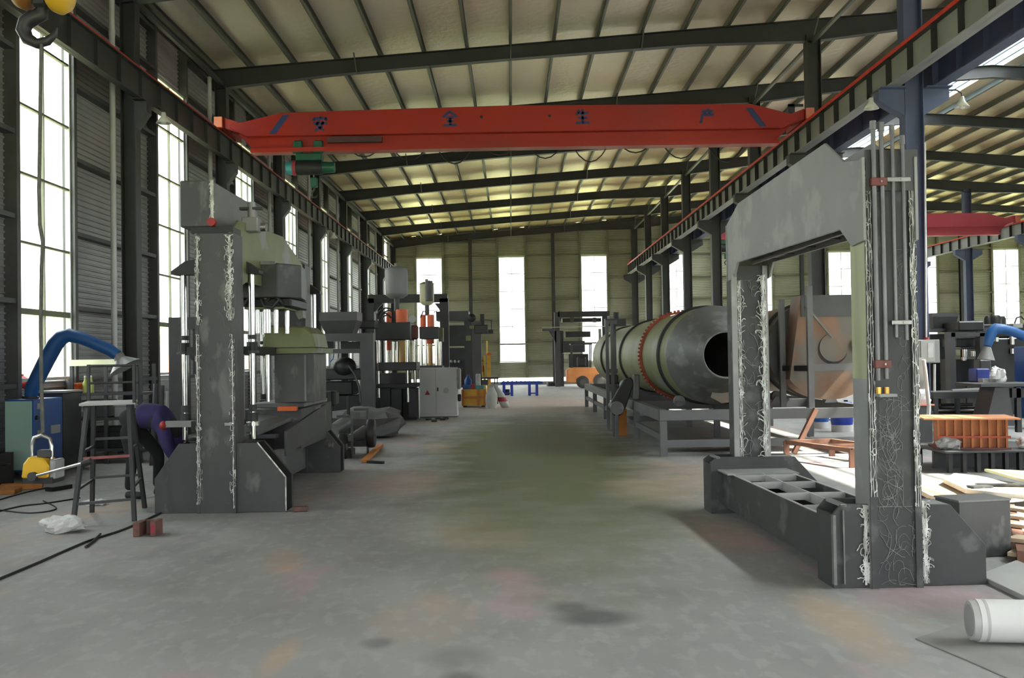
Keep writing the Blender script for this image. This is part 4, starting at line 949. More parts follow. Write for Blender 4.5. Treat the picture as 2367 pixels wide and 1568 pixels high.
# head: two side plates with chamfered ends, ribs between
hp_ = [(-.03, 2.36), (.20, 2.345), (.42, 2.49), (3.30, 2.52), (3.44, 2.38), (3.67, 2.36), (3.70, 2.95), (3.22, 3.105), (.70, 3.175), (.32, 2.965), (.03, 2.92), (-.03, 2.93)]
for u in (-.03, .33):
    LB().prism(hp_, 'x', u, u + .022).build('head_plate', 'frame_plate', rf_, bev=.003)
for s in (.8, 1.4, 2.0, 2.6, 3.1):
    LB().box(-.008, .33, s, s + .015, 2.53, 3.05).build('head_rib', 'frame_dark', rf_)
LB().box(-.008, .33, .44, 3.28, 2.545, 2.56).build('soffit_plate', 'frame_dark', rf_)
LB().box(.12, .14, .43, 3.3, 2.50, 2.545).build('soffit_rib', 'raw_plate_light', rf_)
LB().box(-.04, .36, 3.68, 3.70, 2.36, 2.94).build('end_plate', 'frame_plate', rf_)
LB().box(0, .36, -.02, .0, 2.7, 2.98).build('top_plate', 'raw_plate', rf_)
# feet and the open ladder like floor beam
def foot2(s, nm):
    f = [(-.26, 0), (.80, 0), (.80, .27), (.56, .55), (-.16, .57), (-.20, .565), (-.26, .50)]
    f2 = [(-.31, 0), (.80, 0), (.80, .28), (.55, .56), (-.24, .57), (-.31, .52)]
    o = f if nm == 'near' else f2
    for ds in (.0, .3):
        LB().prism(o, 'y', s + ds, s + ds + .025).build('foot_plate', 'frame_dark', rf_, bev=.003)
    rim = LB(); rim.box(o[0][0], o[0][0] + .02, s + .025, s + .3, 0, .5).build('foot_rim', 'frame_dark', rf_)
    LB().bar((.79, s + .16, .27), (.56, s + .16, .545), .27, .015, upv=(.28, 0, .24)).build('foot_rim', 'frame_dark', rf_)
    LB().box(.56 - .3, .56, s + .025, s + .3, .535, .55).build('foot_cap', 'frame_plate', rf_)
    LB().box(o[0][0] + .06, o[0][0] + .1, s + .0, s + .3, .55, .57).build('foot_cap', 'frame_plate', rf_)
foot2(.04, 'near'); foot2(3.42, 'far')
LB().box(-.27, -.25, .0, .04, .03, .5).box(-.195, -.185, .02, .04, .03, .53).build('bright_edge', 'raw_plate_light', rf_)
scr(rf_, -.10, -.0, .030, .02, .56, 19, 90, .0035, .10, 'edge_bright', -.03)
scr(rf_, .33, .43, .030, .02, .58, 20, 90, .0035, .10, 'edge_bright', .365)
LB().box(-.19, -.17, .34, 3.42, .08, .43).build('beam_side', 'frame_dark', rf_)
LB().box(.40, .42, .34, 3.42, .08, .43).build('beam_side', 'frame_dark', rf_)
LB().box(.10, .115, .34, 3.42, .36, .44).build('beam_rib', 'light_grey', rf_)
for u in (-.19, .40): LB().box(u, u + .02, .34, 3.42, .43, .436).build('bright_edge', 'light_grey', rf_)
for s in (.9, 1.6, 2.35, 2.9): LB().box(-.17, .40, s, s + .025, .38, .439).build('cross_rib', 'light_grey', rf_)
LB().box(-.17, .40, .34, 3.42, .08, .10).build('beam_floor', 'frame_dark', rf_)
LB().box(-.24, .46, 3.0, 3.42, .43, .445).build('cover_plate', 'frame_plate', rf_)
LB().box(-.24, -.05, .34, .42, .43, .445).build('cover_plate', 'frame_plate', rf_)
# hydraulic pipes with clamps on the near column
for (u, z0, z1, r_) in ((.045, 1.41, 3.17, .016), (.10, 1.42, 3.16, .016), (.175, 1.70, 3.14, .013), (.245, 1.68, 3.07, .013)):
    p = LB().cyl((u, -.045, z0), (u, -.045, z1), r_, n=12).build('hydraulic_pipe', 'pipe_grey', rf_)
    LB().cyl((u, -.045, z1 - .06), (u, -.045, z1), r_ * 1.5, n=6).build('pipe_nut', 'pipe_grey', p)
for (u0, u1, z, h_, mm) in ((.02, .13, 2.755, .055, 'clamp_red'), (.13, .29, 2.77, .03, 'bolt_steel'), (.14, .275, 1.80, .03, 'bolt_steel'), (.02, .13, 1.52, .055, 'clamp_red')):
    c_ = LB().box(u0, u1, -.066, -.022, z - h_ / 2, z + h_ / 2).build('pipe_clamp', mm, rf_, bev=.004)
    LB().cyl((u0 + (u1 - u0) * .6, -.068, z), (u0 + (u1 - u0) * .6, -.074, z), .008, n=8).build('clamp_bolt', 'bolt_steel', c_)
LB().box(.03, .15, -.10, -.006, 1.30, 1.32).build('pipe_bracket', 'frame_plate', rf_)
for u in (.045, .10): LB().cyl((u, -.045, 1.32), (u, -.045, 1.365), .019, n=12).build('brass_fitting', 'brass', rf_)
t = thing('steel_plate_box', 'plain grey plated steel box on the floor behind the foot of the right frame', 'steel box', (3.62, 8.15, 0))
MB().rbox((3.62, 8.15, .22), (.44, .32, .43), (0, 0, R(10))).build('body', 'raw_plate', t, bev=.004)
MB().rbox((3.62, 8.15, .44), (.45, .33, .014), (0, 0, R(10))).build('lid', 'raw_plate_light', t)
# ---------------------------------------------------------------- rotary drum dryers on the right
mat('drum_olive', rgb(130, 136, 94), rgb(118, 124, 88), 0.5, 0.15, 1.0, third=(rgb(140, 140, 136), 1.4, 0.56, 0.66))
mat('drum_grey', rgb(116, 118, 117), rgb(102, 104, 103), 0.5, 0.15, 1.6, third=(rgb(140, 141, 140), 3.0, 0.55, 0.65))
mat('drum_rust', rgb(138, 108, 88), rgb(122, 92, 72), 0.55, 0.1, 1.8, third=(rgb(110, 106, 98), 1.3, 0.5, 0.62))
mat('gear_red', rgb(170, 78, 54), rgb(148, 66, 48), 0.6, 0.1, 6)
mat('base_frame', rgb(104, 105, 107), rgb(92, 93, 95), 0.55, 0.1, 1.4)
mat('rust_frame', rgb(136, 92, 74), rgb(116, 84, 70), 0.7, 0.1, 6)
mat('machine_dark_drum', rgb(78, 79, 80), rgb(66, 67, 68), 0.5, 0.2, 1.8)
mat('green_motor', rgb(36, 110, 92), rgb(30, 92, 78), 0.4, 0.1, 3)
mat('inside_dark', rgb(176, 176, 172), rgb(160, 160, 156), 0.8, 0, 3)
def drum(cx, cz, R0, y0, y1, label, front_cone, shell, gears, tyres):
    t = thing('drum_dryer', label, 'dryer', (cx, (y0 + y1) / 2, 0))
    sh = MB().lathe([(R0, y0), (R0, y1)], (cx, 0, cz), 'y', 56, cap=False).build('shell', shell, t)
    MB().lathe([(R0 - .012, y0 + .01), (R0 - .012, y1 - .01)], (cx, 0, cz), 'y', 40, cap=False).build('liner', 'inside_dark', t)
    MB().lathe([(R0 * .98, y1), (.3, y1 + .35), (.3, y1 + .5)], (cx, 0, cz), 'y', 40, cap=True).build('rear_cone', shell, t)
    if front_cone:
        MB().lathe([(R0, y0), (R0 + .002, y0 - .06), (.37, y0 - .85), (.37, y0 - .92), (.355, y0 - .92), (.355, y0 - .84), (R0 - .03, y0 - .02)], (cx, 0, cz), 'y', 56, cap=False).build('front_cone', 'drum_grey', t)
        MB().lathe([(.362, y0 - .94), (.385, y0 - .94), (.385, y0 - .90), (.362, y0 - .90)], (cx, 0, cz), 'y', 48, cap=False).build('mouth_ring', 'raw_plate_light', t)
    for y in tyres:
        MB().lathe([(R0 + .002, y - .06), (R0 + .045, y - .06), (R0 + .045, y - .02), (R0 + .02, y - .015), (R0 + .02, y + .015), (R0 + .045, y + .02), (R0 + .045, y + .06), (R0 + .002, y + .06)], (cx, 0, cz), 'y', 56, cap=False).build('tyre_ring', 'black_metal', t)
    for y in gears:
        g = MB().lathe([(R0 + .004, y - .05), (R0 + .05, y - .05), (R0 + .05, y + .05), (R0 + .004, y + .05)], (cx, 0, cz), 'y', 64, cap=False)
        n_ = 72
        for i in range(n_):
            a = 2 * math.pi * i / n_; c, s_ = math.cos(a), math.sin(a); q = R0 + .065
            g.bar((cx + c * q, y - .05, cz + s_ * q), (cx + c * q, y + .05, cz + s_ * q), .035, .035, upv=(c, 0, s_))
        g.build('ring_gear', 'gear_red', t)
    return t
D1X, D1Z, D1R = 3.44, 1.60, .83
d1 = drum(D1X, D1Z, D1R, 17.4, 33.0, 'long olive grey drum dryer with a red ring gear and dark open mouth', True, 'drum_olive', (20.6,), (18.2, 24.6, 29.7))
MB().prism([(D1X + .02, .80), (D1X + .5, .86), (D1X + .5, 1.2), (D1X - .05, 1.24), (D1X - .16, .9)], 'y', 17.0, 17.02).build('rust_patch_plate', 'drum_rust', d1)
D2X, D2Z, D2R = 5.14, 1.66, .79
d2 = drum(D2X, D2Z, D2R, 17.4, 31.0, 'rusty brown drum dryer with a square front hood, seen through the right frame', False, 'drum_rust', (), (17.9, 25.2, 30.2))
hf = MB(); pts_ = [(D2X - .40, 2.55), (D2X + .62, 2.55)] + [(D2X + .06 + .82 * math.cos(R(a)), D2Z + .82 * math.sin(R(a))) for a in range(40, -152, -8)]
hf.prism(pts_, 'y', 16.8, 17.36)
hood = hf.build('front_hood', 'drum_rust', d2)
MB().cyl((D2X, 17.38, D2Z), (D2X, 17.42, D2Z), D2R + .03, n=48).build('front_plate', 'machine_dark_drum', d2)
MB().box(D2X - .40, D2X + .62, 16.78, 16.80, 2.2, 2.55).build('hood_panel', 'machine_dark_drum', hood)
MB().cyl((D2X + .105, 16.79, 1.655), (D2X + .105, 16.80, 1.655), .24, n=36).build('port_rim', 'black_metal', hood)
MB().cyl((D2X + .115, 16.77, 1.69), (D2X + .115, 16.79, 1.69), .232, n=36).build('port_cover', 'drum_rust', hood)
MB().bar((D2X - .33, 16.76, 2.38), (D2X + .08, 16.74, 1.86), .03, .03).build('lit_edge_strip', 'raw_plate_light', hood)  # pale bar stands in for the lit edge of the hood plate
MB().cyl((D2X + .42, 16.75, 1.72), (D2X + .6, 16.75, 1.74), .09, n=14).build('stub_pipe', 'frame_green', hood)
# square portal in front of the brown drum
for (x, y, z1) in ((4.50, 17.1, 2.5), (4.79, 16.5, 2.68)):
    MB().box(x - .045, x + .045, y - .045, y + .045, .72, z1).build('hood_post', 'base_frame', d2)
MB().box(4.83, 5.7, 16.46, 16.52, 1.32, 1.43).build('hood_rail', 'base_frame', d2)
MB().bar((4.5, 17.1, 1.36), (4.79, 16.5, 1.36), .07, .09).build('hood_rail', 'black_metal', d2)
# base frame that carries both drums
bf = thing('base_frame', 'long grey steel base frame on legs carrying both drum dryers', 'frame', (4.1, 24, 0))
FX = (2.40, 3.95, 5.75)
for x in FX: MB().box(x - .06, x + .06, 16.4, 33.2, .56, .74).build('long_rail', 'base_frame', bf)
for y in (16.4, 19.9, 23.0, 26.4, 29.8, 33.1):
    MB().box(2.34, 5.8, y - .05, y + .05, .57, .73).build('cross_rail', 'base_frame', bf)
    for x in FX: MB().box(x - .055, x + .055, y - .055, y + .055, 0, .56).build('leg', 'base_frame', bf)
for y in (16.4, 23.0): MB().box(2.45, 5.7, y - .04, y + .04, .14, .26).build('lower_rail', 'base_frame', bf)
MB().box(2.37, 2.43, 16.45, 33, .24, .34).build('lower_rail', 'base_frame', bf)
for (cx, cz, rr) in ((D1X, D1Z, D1R + .045), (D2X, D2Z, D2R + .045)):
    for y in (18.2, 24.6, 29.7):
        for sgn in (-1, 1):
            a = R(-90 + sgn * 30); x = cx + math.cos(a) * (rr + .10); z = max(.8, cz + math.sin(a) * (rr + .10))
            if x > 6: continue
            rl = MB().cyl((x, y - .07, z), (x, y + .07, z), .095, n=18).build('support_roller', 'raw_plate_light', bf)
            for yy in (y - .11, y + .08): MB().prism([(x - .12, .73), (x + .12, .73), (x + .05, z), (x - .05, z)], 'y', yy, yy + .03).build('roller_bracket', 'base_frame', rl)
MB().box(2.55, 4.3, 17.0, 17.6, .10, .13).build('tray', 'base_frame', bf)
# drive: motor, belt guard, pulley at the left side
dr = thing('drum_drive', 'motor drive with slanting belt guard and green motor beside the olive drum', 'motor drive', (2.35, 20.3, 0))
MB().prism([(1.97, .45), (1.90, .58), (1.94, .74), (2.18, 1.14), (2.32, 1.2), (2.38, 1.07), (2.2, .58), (2.1, .45)], 'y', 20.0, 20.12).build('belt_guard', 'black_metal', dr, bev=.02)
MB().cyl((2.03, 19.9, .6), (2.03, 20.0, .6), .13, n=22).build('pulley', 'drum_grey', dr)
MB().cyl((2.28, 20.1, 1.02), (2.28, 20.6, 1.02), .13, n=20).build('motor', 'green_motor', dr)
MB().box(2.36, 2.48, 19.95, 20.15, .75, 1.24).build('gear_case', 'base_frame', dr, bev=.02)
MB().cyl((2.03, 20.1, .6), (2.03, 20.6, .6), .12, n=18).build('lower_motor', 'black_metal', dr)
for y in (20.0, 20.5): MB().box(2.0, 2.06, y, y + .06, 0, .5).build('foot', 'base_frame', dr)
tag(MB().box(2.13, 2.31, 20.75, 20.9, 0, .55).build('orange_panel', 'wood_orange', loc=(2.22, 20.8, 0), bev=.006), 'orange brown panel standing on the floor behind the drive pulley', 'panel')
# tall narrow posts left of the drum
tp_ = thing('post_frame', 'tall narrow grey steel frame standing left of the olive drum', 'frame', (2.25, 23.2, 0))
for (x, y) in ((2.08, 22.3), (2.19, 22.3), (2.27, 22.6)):
    MB().box(x - .035, x + .035, y - .035, y + .035, 0, 2.38 if y < 22.5 else 2.35).build('post', 'base_frame', tp_)
for z in (.5, 1.25, 2.3): MB().box(2.05, 2.30, 22.29, 22.35, z, z + .08).build('rung', 'base_frame', tp_)
MB().box(2.1, 2.32, 22.4, 22.7, 1.0, 1.2).build('gear_box', 'dark_metal', tp_, bev=.02)
MB().box(2.05, 2.5, 22.3, 22.55, 2.26, 2.42).build('head_beam', 'dark_metal', tp_)
MB().cyl((2.3, 22.4, 2.42), (2.3, 22.4, 2.56), .07, n=12).build('motor', 'black_metal', tp_)
# rusty low frame on the sunlit floor, brace
lf = thing('steel_cradle', 'rusty low angle iron cradle on the sunlit floor behind the right frame', 'frame', (4.8, 15.8, 0))
LFc = [(4.22, 15.9), (4.72, 14.35), (5.45, 14.3), (4.95, 16.0)]
for i in range(4):
    a, b = LFc[i], LFc[(i + 1) % 4]; MB().bar((a[0], a[1], .24), (b[0], b[1], .24), .06, .06).build('rail', 'rust_frame', lf)
    MB().box(a[0] - .04, a[0] + .04, a[1] - .03, a[1] + .03, 0, .25).build('leg', 'rust_frame', lf)
MB().bar((4.5, 15.1, .24), (5.2, 15.15, .24), .05, .05).build('rail', 'rust_frame', lf)
tag(MB().bar((4.80, 16.29, .72), (4.42, 16.22, .03), .07, .07).build('brace_bar', 'rust_frame', loc=(4.42, 16.22, 0)), 'orange rusty bar leaning from the floor on the base frame corner', 'bar')
# ---------------------------------------------------------------- machines further down the left side
mat('tarp', rgb(112, 112, 112), rgb(96, 97, 97), 0.8, 0, 2.5)
mat('cyl_orange', rgb(228, 110, 66), rgb(210, 84, 54), 0.45, 0, 1.6)
mat('cyl_sand', rgb(218, 178, 118), rgb(200, 158, 102), 0.4, 0.1, 3)
mat('tank_grey', rgb(126, 126, 132), rgb(114, 114, 120), 0.5, 0.1, 1.5)
mat('tank_cream', rgb(186, 186, 156), rgb(170, 168, 138), 0.5, 0.1, 2)
mat('cabinet_grey', rgb(204, 205, 204), rgb(194, 195, 194), 0.45, 0.05, 1)
mat('crate_yellow', rgb(214, 170, 66), rgb(196, 150, 56), 0.6, 0, 3)
mat('crate_orange', rgb(196, 124, 60), rgb(180, 110, 54), 0.6, 0, 3)
mat('sack', rgb(190, 190, 186), rgb(176, 176, 172), 0.75, 0, 6)
mat('table_blue', rgb(40, 66, 168), rgb(36, 56, 146), 0.45, 0, 3)
mat('sign_yellow', rgb(236, 206, 96), rgb(222, 190, 80), 0.5, 0, 3)
mat('fork_orange', rgb(224, 148, 88), rgb(208, 130, 72), 0.45, 0, 2)
mat('tyre', rgb(70, 72, 74), rgb(58, 60, 62), 0.8, 0, 10)
mat('machine_dark', rgb(58, 59, 62), rgb(48, 49, 52), 0.5, 0.2, 1.8)
mat('machine_grey', rgb(76, 76, 80), rgb(67, 67, 70), 0.5, 0.15, 1.5)
def pbox(mb, x0, y0, x1, y1, Y, dep, mi=0):
    """box whose front face, at distance Y, covers the survey rectangle"""
    a, b = at(x0, y1, Y), at(x1, y0, Y); zb = max(0.0, a.z)
    return mb.box(a.x, b.x, Y, Y + dep, zb, b.z, mi)
def pb(name, m_, parent, x0, y0, x1, y1, Y, dep, bev=0.0): return pbox(MB(), x0, y0, x1, y1, Y, dep).build(name, m_, parent, bev=bev)
def pc(name, m_, parent, px, y0, y1, Y, r, n=16):
    a, b = at(px, y1, Y), at(px, y0, Y); return MB().cyl((a.x, Y, max(0, a.z)), (a.x, Y, b.z), r, n=n).build(name, m_, parent)
def base(px, Y): 
    v = at(px, 850, Y); return (v.x, Y, 0)
# brick press with hopper and table frame
hm = thing('hopper_machine', 'dark feeder frame with a flared grey hopper on top, behind the left press', 'machine', base(800, 25))
Y = 24.5
a, b = at(737, 722, Y), at(825, 770, Y); w = (b.x - a.x)
def hopper(x0, x1, z0, z1, zl, y0, y1, m_, parent, k=.22):
    h = MB(); c = (x0 + x1) / 2; d = (y0 + y1) / 2
    v = [(x0, y0, z1), (x1, y0, z1), (x1, y1, z1), (x0, y1, z1), (x0, y0, zl), (x1, y0, zl), (x1, y1, zl), (x0, y1, zl)]
    kx, ky = (x1 - x0) * k, (y1 - y0) * k
    v += [(x0 + kx, y0 + ky, z0), (x1 - kx, y0 + ky, z0), (x1 - kx, y1 - ky, z0), (x0 + kx, y1 - ky, z0)]
    t_ = .02; v += [(x + (c - x) * .05, y + (d - y) * .05, z) for x, y, z in v]
    f = []
    for o in (0, 4):
        for i in range(4): f.append((o + i, o + (i + 1) % 4, o + 4 + (i + 1) % 4, o + 4 + i)); f.append((12 + o + i, 12 + o + 4 + i, 12 + o + 4 + (i + 1) % 4, 12 + o + (i + 1) % 4))
    for i in range(4): f.append((i, 12 + i, 12 + (i + 1) % 4, (i + 1) % 4)); f.append((8 + i, 8 + (i + 1) % 4, 20 + (i + 1) % 4, 20 + i))
    return h.add(v, f).build('hopper', m_, parent)
hopper(a.x, b.x, b.z, a.z, at(737, 742, Y).z, Y, Y + .95, 'machine_grey', hm, .14)
pb('top_beam', 'machine_grey', hm, 733, 770, 862, 790, Y - .1, .3); pb('lower_beam', 'machine_grey', hm, 733, 806, 850, 818, Y - .1, .3)
pb('post', 'machine_grey', hm, 835, 770, 862, 990, Y - .12, .3); pb('post', 'machine_dark', hm, 700, 770, 720, 990, Y + .2, .3)
pb('rear_post', 'machine_dark', hm, 845, 780, 858, 960, Y + 2.2, .2); pb('panel', 'black_metal', hm, 750, 790, 770, 806, Y + .1, .3); pb('panel', 'black_metal', hm, 788, 790, 838, 808, Y + .1, .5)
MB().ball(tuple(at(797, 848, Y + .4)), .26, 18, sc=(1.1, 1, .9)).build('roller', 'black_metal', hm)
pb('feed_box', 'machine_dark', hm, 735, 852, 835, 880, Y + .3, 1.0, .03); pb('feed_box', 'black_metal', hm, 735, 882, 815, 915, Y + .3, 1.0, .03)
pb('skirt', 'black_metal', hm, 738, 915, 838, 985, Y + .2, .8)
MB().tube([tuple(at(p, q, Y - .3)) for p, q in ((805, 845), (820, 865), (830, 895), (834, 930))], .025).build('hose', 'machine_grey', hm)
MB().tube([tuple(at(p, q, Y + .2)) for p, q in ((762, 838), (770, 830), (772, 818))], .012).build('cable', 'blue_hose', hm)
h2 = pb('side_hopper', 'machine_dark', hm, 828, 741, 868, 760, Y + 1.5, .5, .03)
# hydraulic presses two and three, with tanks on a gantry
def small_press(px, Y, label, rods, cyls, top, mid, low, foot, dep, head='machine_dark'):
    t = thing('hydraulic_press', label, 'press', base(px, Y))
    (x0, x1) = (top[0], top[2])
    pb('head', head, t, *top, Y, dep, .02)
    for (rx, r0, r1, m_, rr, dy) in rods: pc('guide_rod', m_, t, rx, r0, r1, Y + dy, rr)
    for (cx, c0, c1, rr, m_) in cyls: pc('cylinder', m_, t, cx, c0, c1, Y + dep * .45, rr, 22)
    pb('moving_plate', 'machine_grey', t, *mid, Y, dep, .02); pb('table', 'machine_dark', t, *low, Y, dep, .02)
    for f in foot: pb('foot', 'machine_dark', t, *f, Y + .1, dep * .6)
    return t
p2 = small_press(912, 27.0, 'dark hydraulic press with orange cylinders under the big grey tank', 
   [(876, 780, 840, 'chrome', .055, .12), (943, 780, 930, 'chrome', .055, .12), (876, 858, 920, 'chrome', .05, .12), (895, 790, 840, 'chrome', .035, .9), (910, 790, 840, 'chrome', .04, .9), (960, 780, 930, 'chrome', .05, .9), (918, 790, 840, 'chrome', .04, .5)],
   [(899, 722, 748, .075, 'cyl_orange'), (929, 716, 748, .16, 'cyl_orange'), (930, 785, 842, .09, 'cyl_sand'), (899, 785, 810, .06, 'cyl_orange')],
   (866, 745, 948, 787), (873, 837, 962, 858), (868, 886, 962, 898), ((880, 898, 902, 965), (905, 900, 928, 972), (945, 898, 960, 965)), 1.1)
for (q0, q1) in (((872, 748), (905, 715)), ((878, 750), (912, 722)), ((884, 752), (900, 730)), ((890, 752), (905, 735))):
    a, b = at(*q0, 27.3), at(*q1, 27.3); m_ = (a + b) / 2 + Vector((-.12, 0, .14))
    MB().tube([a, (a + m_) / 2 + Vector((-.05, 0, .06)), m_, (b + m_) / 2 + Vector((0, 0, .06)), b], .022).build('hose', 'black_metal', p2)
pb('panel', 'machine_grey', p2, 880, 862, 950, 886, 27.6, .1)
pb('lower_body', 'black_metal', p2, 868, 898, 962, 990, 27.5, .7)
pb('back_panel', 'machine_dark', p2, 866, 790, 880, 990, 28.15, .1)
pb('pump', 'black_metal', p2, 905, 950, 928, 975, 26.9, .3, .04)
MB().cyl(tuple(at(953, 738, 27.1)), tuple(at(953, 738, 27.0)), .1, n=16).build('gauge', 'light_grey', p2)
pb('side_cylinder', 'clamp_red', p2, 948, 752, 966, 785, 27.5, .22, .04)
p3 = small_press(990, 31.5, 'dark hydraulic press with an orange cylinder under the cream tank', 
   [(974, 785, 845, 'chrome', .06, .1), (985, 785, 845, 'chrome', .05, .5), (1010, 785, 845, 'chrome', .06, .1), (1018, 785, 845, 'chrome', .05, .5), (971, 800, 845, 'chrome', .05, .8)],
   [(978, 728, 756, .09, 'cyl_orange'), (996, 728, 756, .11, 'cyl_orange'), (995, 785, 795, .12, 'cyl_orange'), (995, 795, 845, .075, 'cyl_sand')],
   (969, 755, 1014, 784), (968, 845, 1022, 852), (968, 885, 1022, 900), ((972, 900, 985, 950), (1005, 900, 1020, 950)), 1.0)
pb('side_tank', 'olive_plate', p3, 1014, 758, 1024, 790, 31.9, .3)
for q in (((972, 735), (985, 722)), ((1003, 722), (1015, 735))):
    a, b = at(*q[0], 31.8), at(*q[1], 31.8); MB().tube([a, (a + b) / 2 + Vector((0, 0, .12)), b], .02).build('hose', 'black_metal', p3)
gy = 33.4
gf = thing('gantry_frame', 'dark steel portal frame over the two middle presses', 'frame', base(943, gy))
pb('post', 'machine_dark', gf, 851, 690, 864, 990, gy, .3); pb('post', 'machine_dark', gf, 1020, 690, 1036, 990, gy, .3)
pb('lintel', 'machine_dark', gf, 851, 679, 1034, 701, gy, .3)
for (p, q, r_) in (((864, 701), (884, 701), (864, 722)), ((1020, 701), (1004, 701), (1020, 722))):
    a, b, c = at(*p, gy), at(*q, gy), at(*r_, gy); MB().prism([(a.x, a.z), (b.x, b.z), (c.x, c.z)], 'y', gy + .05, gy + .25).build('corner_gusset', 'machine_dark', gf)
def tank(px, Y, r, y0, y1, mt, label, stem):
    a, b = at(px, y1, Y), at(px, y0, Y)
    t = thing('oil_tank', label, 'tank', (a.x, Y, at(px, stem, Y).z))
    h = b.z - a.z
    MB().lathe([(r * .55, 0), (r * .95, .08), (r, .14), (r, h - .12), (r * .96, h - .06)], (a.x, Y, a.z), n=28).build('shell', mt, t)
    MB().lathe([(r * 1.02, h - .08), (r * 1.02, h - .05), (r * .5, h), (.03, h)], (a.x, Y, a.z), n=28).build('lid', 'tank_grey' if mt == 'tank_grey' else 'girt_olive', t)
    MB().lathe([(.1, -.001), (r * .5, 0.001)], (a.x, Y, a.z), n=20, cap=False).build('bottom', 'black_metal', t)
    MB().cyl((a.x, Y, at(px, stem, Y).z), (a.x, Y, a.z + .03), .07, n=14).build('stem', 'machine_grey', t)
    MB().cyl((a.x, Y, b.z), (a.x, Y, b.z + .09), .05, n=10).build('filler_cap', 'girt_olive', t)
    return t
tank(917, 27.5, .31, 617, 690, 'tank_grey', 'big grey cylindrical tank raised above the middle press', 719)
t3 = tank(987, 32, .225, 652, 706, 'tank_cream', 'smaller cream cylindrical tank raised above the next press', 730)
v = at(993, 675, 32); MB().cyl((v.x, 31.75, v.z - .3), (v.x, 31.78, v.z + .32), .12, n=12).build('level_panel', 'machine_grey', t3)
# control cabinet
cc = thing('control_cabinet', 'big light grey two door control cabinet beside the middle presses', 'cabinet', base(1013, 28.3))
a, b = at(970, 965, 28.3), at(1043, 850, 28.3)
MB().box(a.x, b.x + .15, 28.32, 29.0, .02, b.z).build('body', 'cabinet_grey', cc, bev=.01)
mid = (a.x + b.x + .15) / 2 - .06
for (x0, x1) in ((a.x + .02, mid - .005), (mid + .005, b.x + .13)):
    dd = MB().box(x0, x1, 28.29, 28.32, .1, b.z - .04).build('door', 'cabinet_grey', cc, bev=.005)
MB().box(mid + .03, mid + .07, 28.27, 28.29, .72, .82).build('handle', 'black_metal', cc)
v = at(988, 908, 28.3); ws = MB().prism([(v.x - .07, v.z - .06), (v.x + .07, v.z - .06), (v.x, v.z + .07)], 'y', 28.284, 28.29).build('warning_triangle', 'red_paint', cc)
v = at(1031, 903, 28.3); MB().cyl((v.x, 28.285, v.z), (v.x, 28.29, v.z), .08, n=16).build('vent_disc', 'light_grey', cc)
MB().box(a.x - .0, b.x + .15, 28.36, 28.9, 0, .02).build('plinth', 'black_metal', cc)
MB().box(b.x + .15, b.x + .24, 28.5, 28.9, .75, b.z - .02).build('side_box', 'white_plastic', cc, bev=.04)
MB().box(b.x + .15, b.x + .24, 28.6, 28.8, .42, .62).build('socket', 'black_metal', cc, bev=.02)
for i, (px, py) in enumerate(((990, 968), (1003, 972), (1012, 966), (1022, 968), (1030, 966))):
    x, y = fpt(px, py + 4); tag(MB().cyl((x - .06, y, .03), (x + .07, y + .05, .03), .03, n=8).build('bolt_piece', 'dark_metal' if i % 2 else 'girt', loc=(x, y, 0)), 'small steel part on the floor before the control cabinet, %s from the left' % ORD[i], 'steel part', 'small parts before the control cabinet')
# tarp covered heap and belt machine in front
th = crumple((at(845, 960, 21.5).x, 21.5, 0), .62, (1.35, 1.3, .62), 11, 'tarp_heap', 'tarp', 'grey tarpaulin covered heap behind the black wheeled machine', 'heap')
bm_ = thing('belt_machine', 'low black machine with two upright plates, rollers and a wheel by the aisle', 'machine', base(820, 17.3))
def fY(py): return 1.6 * 2381 / (py - 833)
for (x0, y0, x1, Yp) in ((778, 960, 815, 16.9), (818, 944, 851, 17.6)):
    a, b = at(x0, y0, Yp), at(x1, y0, Yp)
    MB().box(b.x - .035, b.x, Yp, Yp + .05, 0.0, b.z).box(a.x, b.x - .035, Yp, Yp + .05, b.z - .04, b.z).build('upright_plate', 'raw_plate', bm_)
for (px, py, Yp, r, m_) in ((858, 1002, 17.2, .24, 'black_metal'), (792, 1033, 16.9, .22, 'black_metal')):
    v = at(px, py, Yp); MB().lathe([(r * .5, -.06), (r * .95, -.06), (r, -.03), (r, .03), (r * .95, .06), (r * .5, .06)], (v.x, Yp, v.z), 'x', 24).build('wheel', m_, bm_)
    MB().cyl((v.x - .08, Yp, v.z), (v.x + .08, Yp, v.z), .05, n=12).build('hub', 'raw_plate_light', bm_)
for (px, py, Yp) in ((790, 985, 17.0), (830, 1010, 17.4)):
    v = at(px, py, Yp); MB().cyl((v.x - .12, Yp, v.z - .06), (v.x + .1, Yp + .2, v.z + .08), .11, n=16).build('roller', 'raw_plate_light', bm_)
pb('chassis', 'black_metal', bm_, 772, 1020, 850, 1034, 17.3, .5); pb('chassis', 'black_metal', bm_, 790, 1040, 812, 1056, 16.9, .4)
pc('spindle', 'black_metal', bm_, 764, 905, 1040, 17.2, .035); pc('spindle', 'black_metal', bm_, 806, 915, 1000, 18.2, .03)
pb('drive_box', 'black_metal', bm_, 740, 905, 775, 940, 17.2, .4, .03)
x, y = fpt(842, 1071); x2, y2 = fpt(880, 1036)
tag(MB().bar((x, y, .03), (x2, y2, .05), .09, .05).build('plank', 'crate_orange', loc=(x, y, 0)), 'orange red plank lying on the aisle floor by the black wheeled machine', 'plank')
x, y = fpt(868, 1072); tag(MB().rbox((x, y, .02), (.3, .06, .04), (0, 0, R(-30))).build('iron_bar', 'black_metal', loc=(x, y, 0)), 'black iron bar on the aisle floor right of the orange red plank', 'bar')
